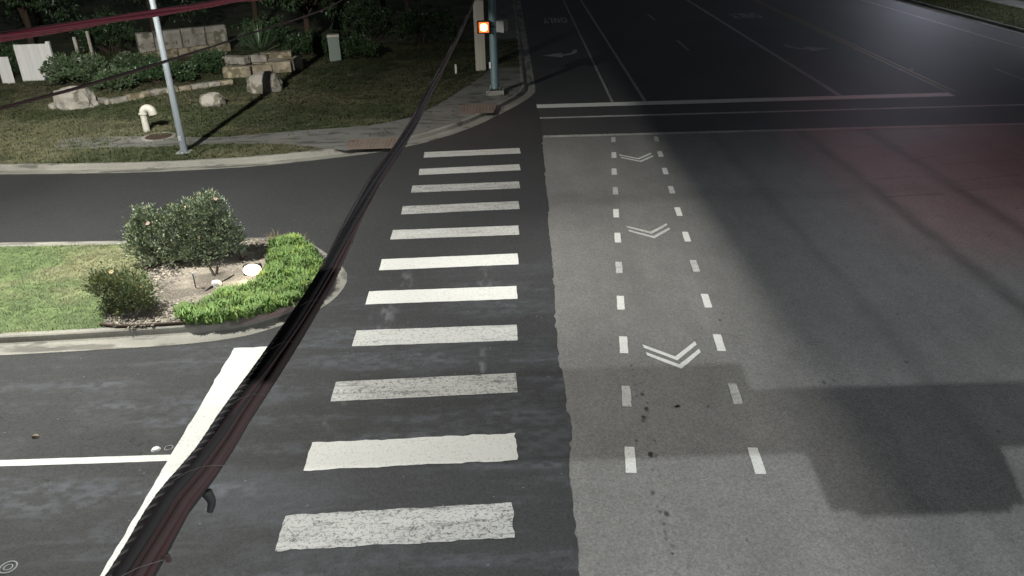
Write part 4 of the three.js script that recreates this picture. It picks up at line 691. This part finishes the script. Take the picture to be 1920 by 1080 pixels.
{
  const pts = [V3(-1.0, 6.5, 0.7), V3(-0.72, 6.4, -0.3), ...D.cableMain.map(v), V3(-0.53, 5.55, -21), V3(-0.48, 6.1, -28), V3(-0.43, 6.8, -32.45)];
  const rad = (t) => { const z = t * 33.5; return z < 1.6 ? 0.036 : z < 6 ? 0.036 - 0.007 * (z - 1.6) / 4.4 : Math.max(0.02, 0.03 - 0.01 * (z - 6) / 8); };
  const g = bundle('cable_bundle', pts, 260, [['cable', rubber, 0.3, 0.62, 0.33, 0.22], ['cable', rubberBrown, 1.25, 0.66, 0.26, 0.3], ['cable', rubberMaroon, 1.9, 0.74, 0.2, 0.26], ['cable', rubber, 2.7, 0.6, 0.36, 0.2], ['cable', rubberMaroon, 3.6, 0.7, 0.24, 0.34], ['cable', rubberBrown, 4.4, 0.62, 0.32, 0.22], ['cable', rubber, 5.3, 0.62, 0.34, 0.24], ['cable', rubberMaroon, 5.9, 0.8, 0.15, 0.4], ['cable', rubberBrown, 0.9, 0.1, 0.42, 0.22], ['messenger_wire', rubber, 0.55, 0.95, 0.16, 0]], rad, 0.34, 'thick lashed bundle of dark cables running diagonally past the camera to the signal pole', 0.0011);
  { // wires of the messenger strand, twisted round its core
    const c = new THREE.CatmullRomCurve3(pts, false, 'centripetal'), n = 3000;
    for (let k = 0; k < 4; k++) { const q = []; for (let i = 0; i <= n; i++) { const t = i / n * 0.45, p = c.getPointAt(t), d = c.getTangentAt(t), sx = V3(0, 1, 0).cross(d).normalize(), u = d.clone().cross(sx).normalize(), R = rad(t), b = 0.55 + Math.sin(t * 33 * 3 + 0.55) * 0.25, w = t * 33 / 0.07 * Math.PI * 2 + k * Math.PI / 2; q.push(p.addScaledVector(sx, Math.cos(b) * 0.95 * R + Math.cos(w) * 0.0068).addScaledVector(u, Math.sin(b) * 0.95 * R + Math.sin(w) * 0.0068)); } mesh('strand', tube(q, 0.0034, 5), k % 2 ? wireDull : rubber, g); }
  }
  const a = v(D.cableMain[1]).lerp(v(D.cableMain[2]), 0.45);
  mesh('tie_tail', tube(spaced([a.clone().add(V3(0.03, -0.02, 0)), a.clone().add(V3(0.036, -0.045, 0.0)), a.clone().add(V3(0.03, -0.068, 0.006))], 10), (t) => 0.012 - 0.005 * t, 8), rubber, g);
  const b = v(D.cableMain[0]); mesh('red_tag', box(0.01, 0.018, 0.006, b.x + 0.04, b.y - 0.008, b.z - 0.05, 0.002), rubberBrown, g);
}
{
  const p = D.cableRed.map(v), d0 = p[0].clone().sub(p[1]), d1 = p[4].clone().sub(p[3]);
  bundle('cable_bundle', [V3(-3.9, 6.6, 0.9), p[0].clone().addScaledVector(d0, 3), ...p, p[4].clone().addScaledVector(d1, 2), V3(-3.0, 6.6, -22), V3(-0.55, 7.3, -32.5)], 200, [['cable', rubberRed, 0.4, 0.55, 0.45, 0.3], ['cable', rubberRed, 2.5, 0.55, 0.45, 0.3], ['cable', rubberRed, 4.6, 0.55, 0.45, 0.3], ['messenger_wire', rubberMaroon, 1.57, 0.95, 0.14, 0]], () => 0.036, 0.2, 'dark red cable bundle crossing the top left corner', 0.0016);
  const q = D.cableThin.map(v), e0 = q[0].clone().sub(q[1]);
  bundle('cable', [V3(-3.3, 6.7, 0.9), q[0].clone().addScaledVector(e0, 2), ...q, V3(-2.2, 6.1, -20), V3(-0.6, 7.0, -32.5)], 160, [['cable_core', rubberMaroon, 0, 0.3, 0.7, 0.3], ['messenger_wire', rubber, 2.5, 0.6, 0.4, 0.3]], () => 0.014, 0.2, 'thin dark cable below the red bundle, crossing in front of the metal pole', false);
}

scene.traverse((o) => { if (o.isMesh && o.castShadow !== false) { o.castShadow = o.receiveShadow = true; } });
renderer.render(scene, camera);
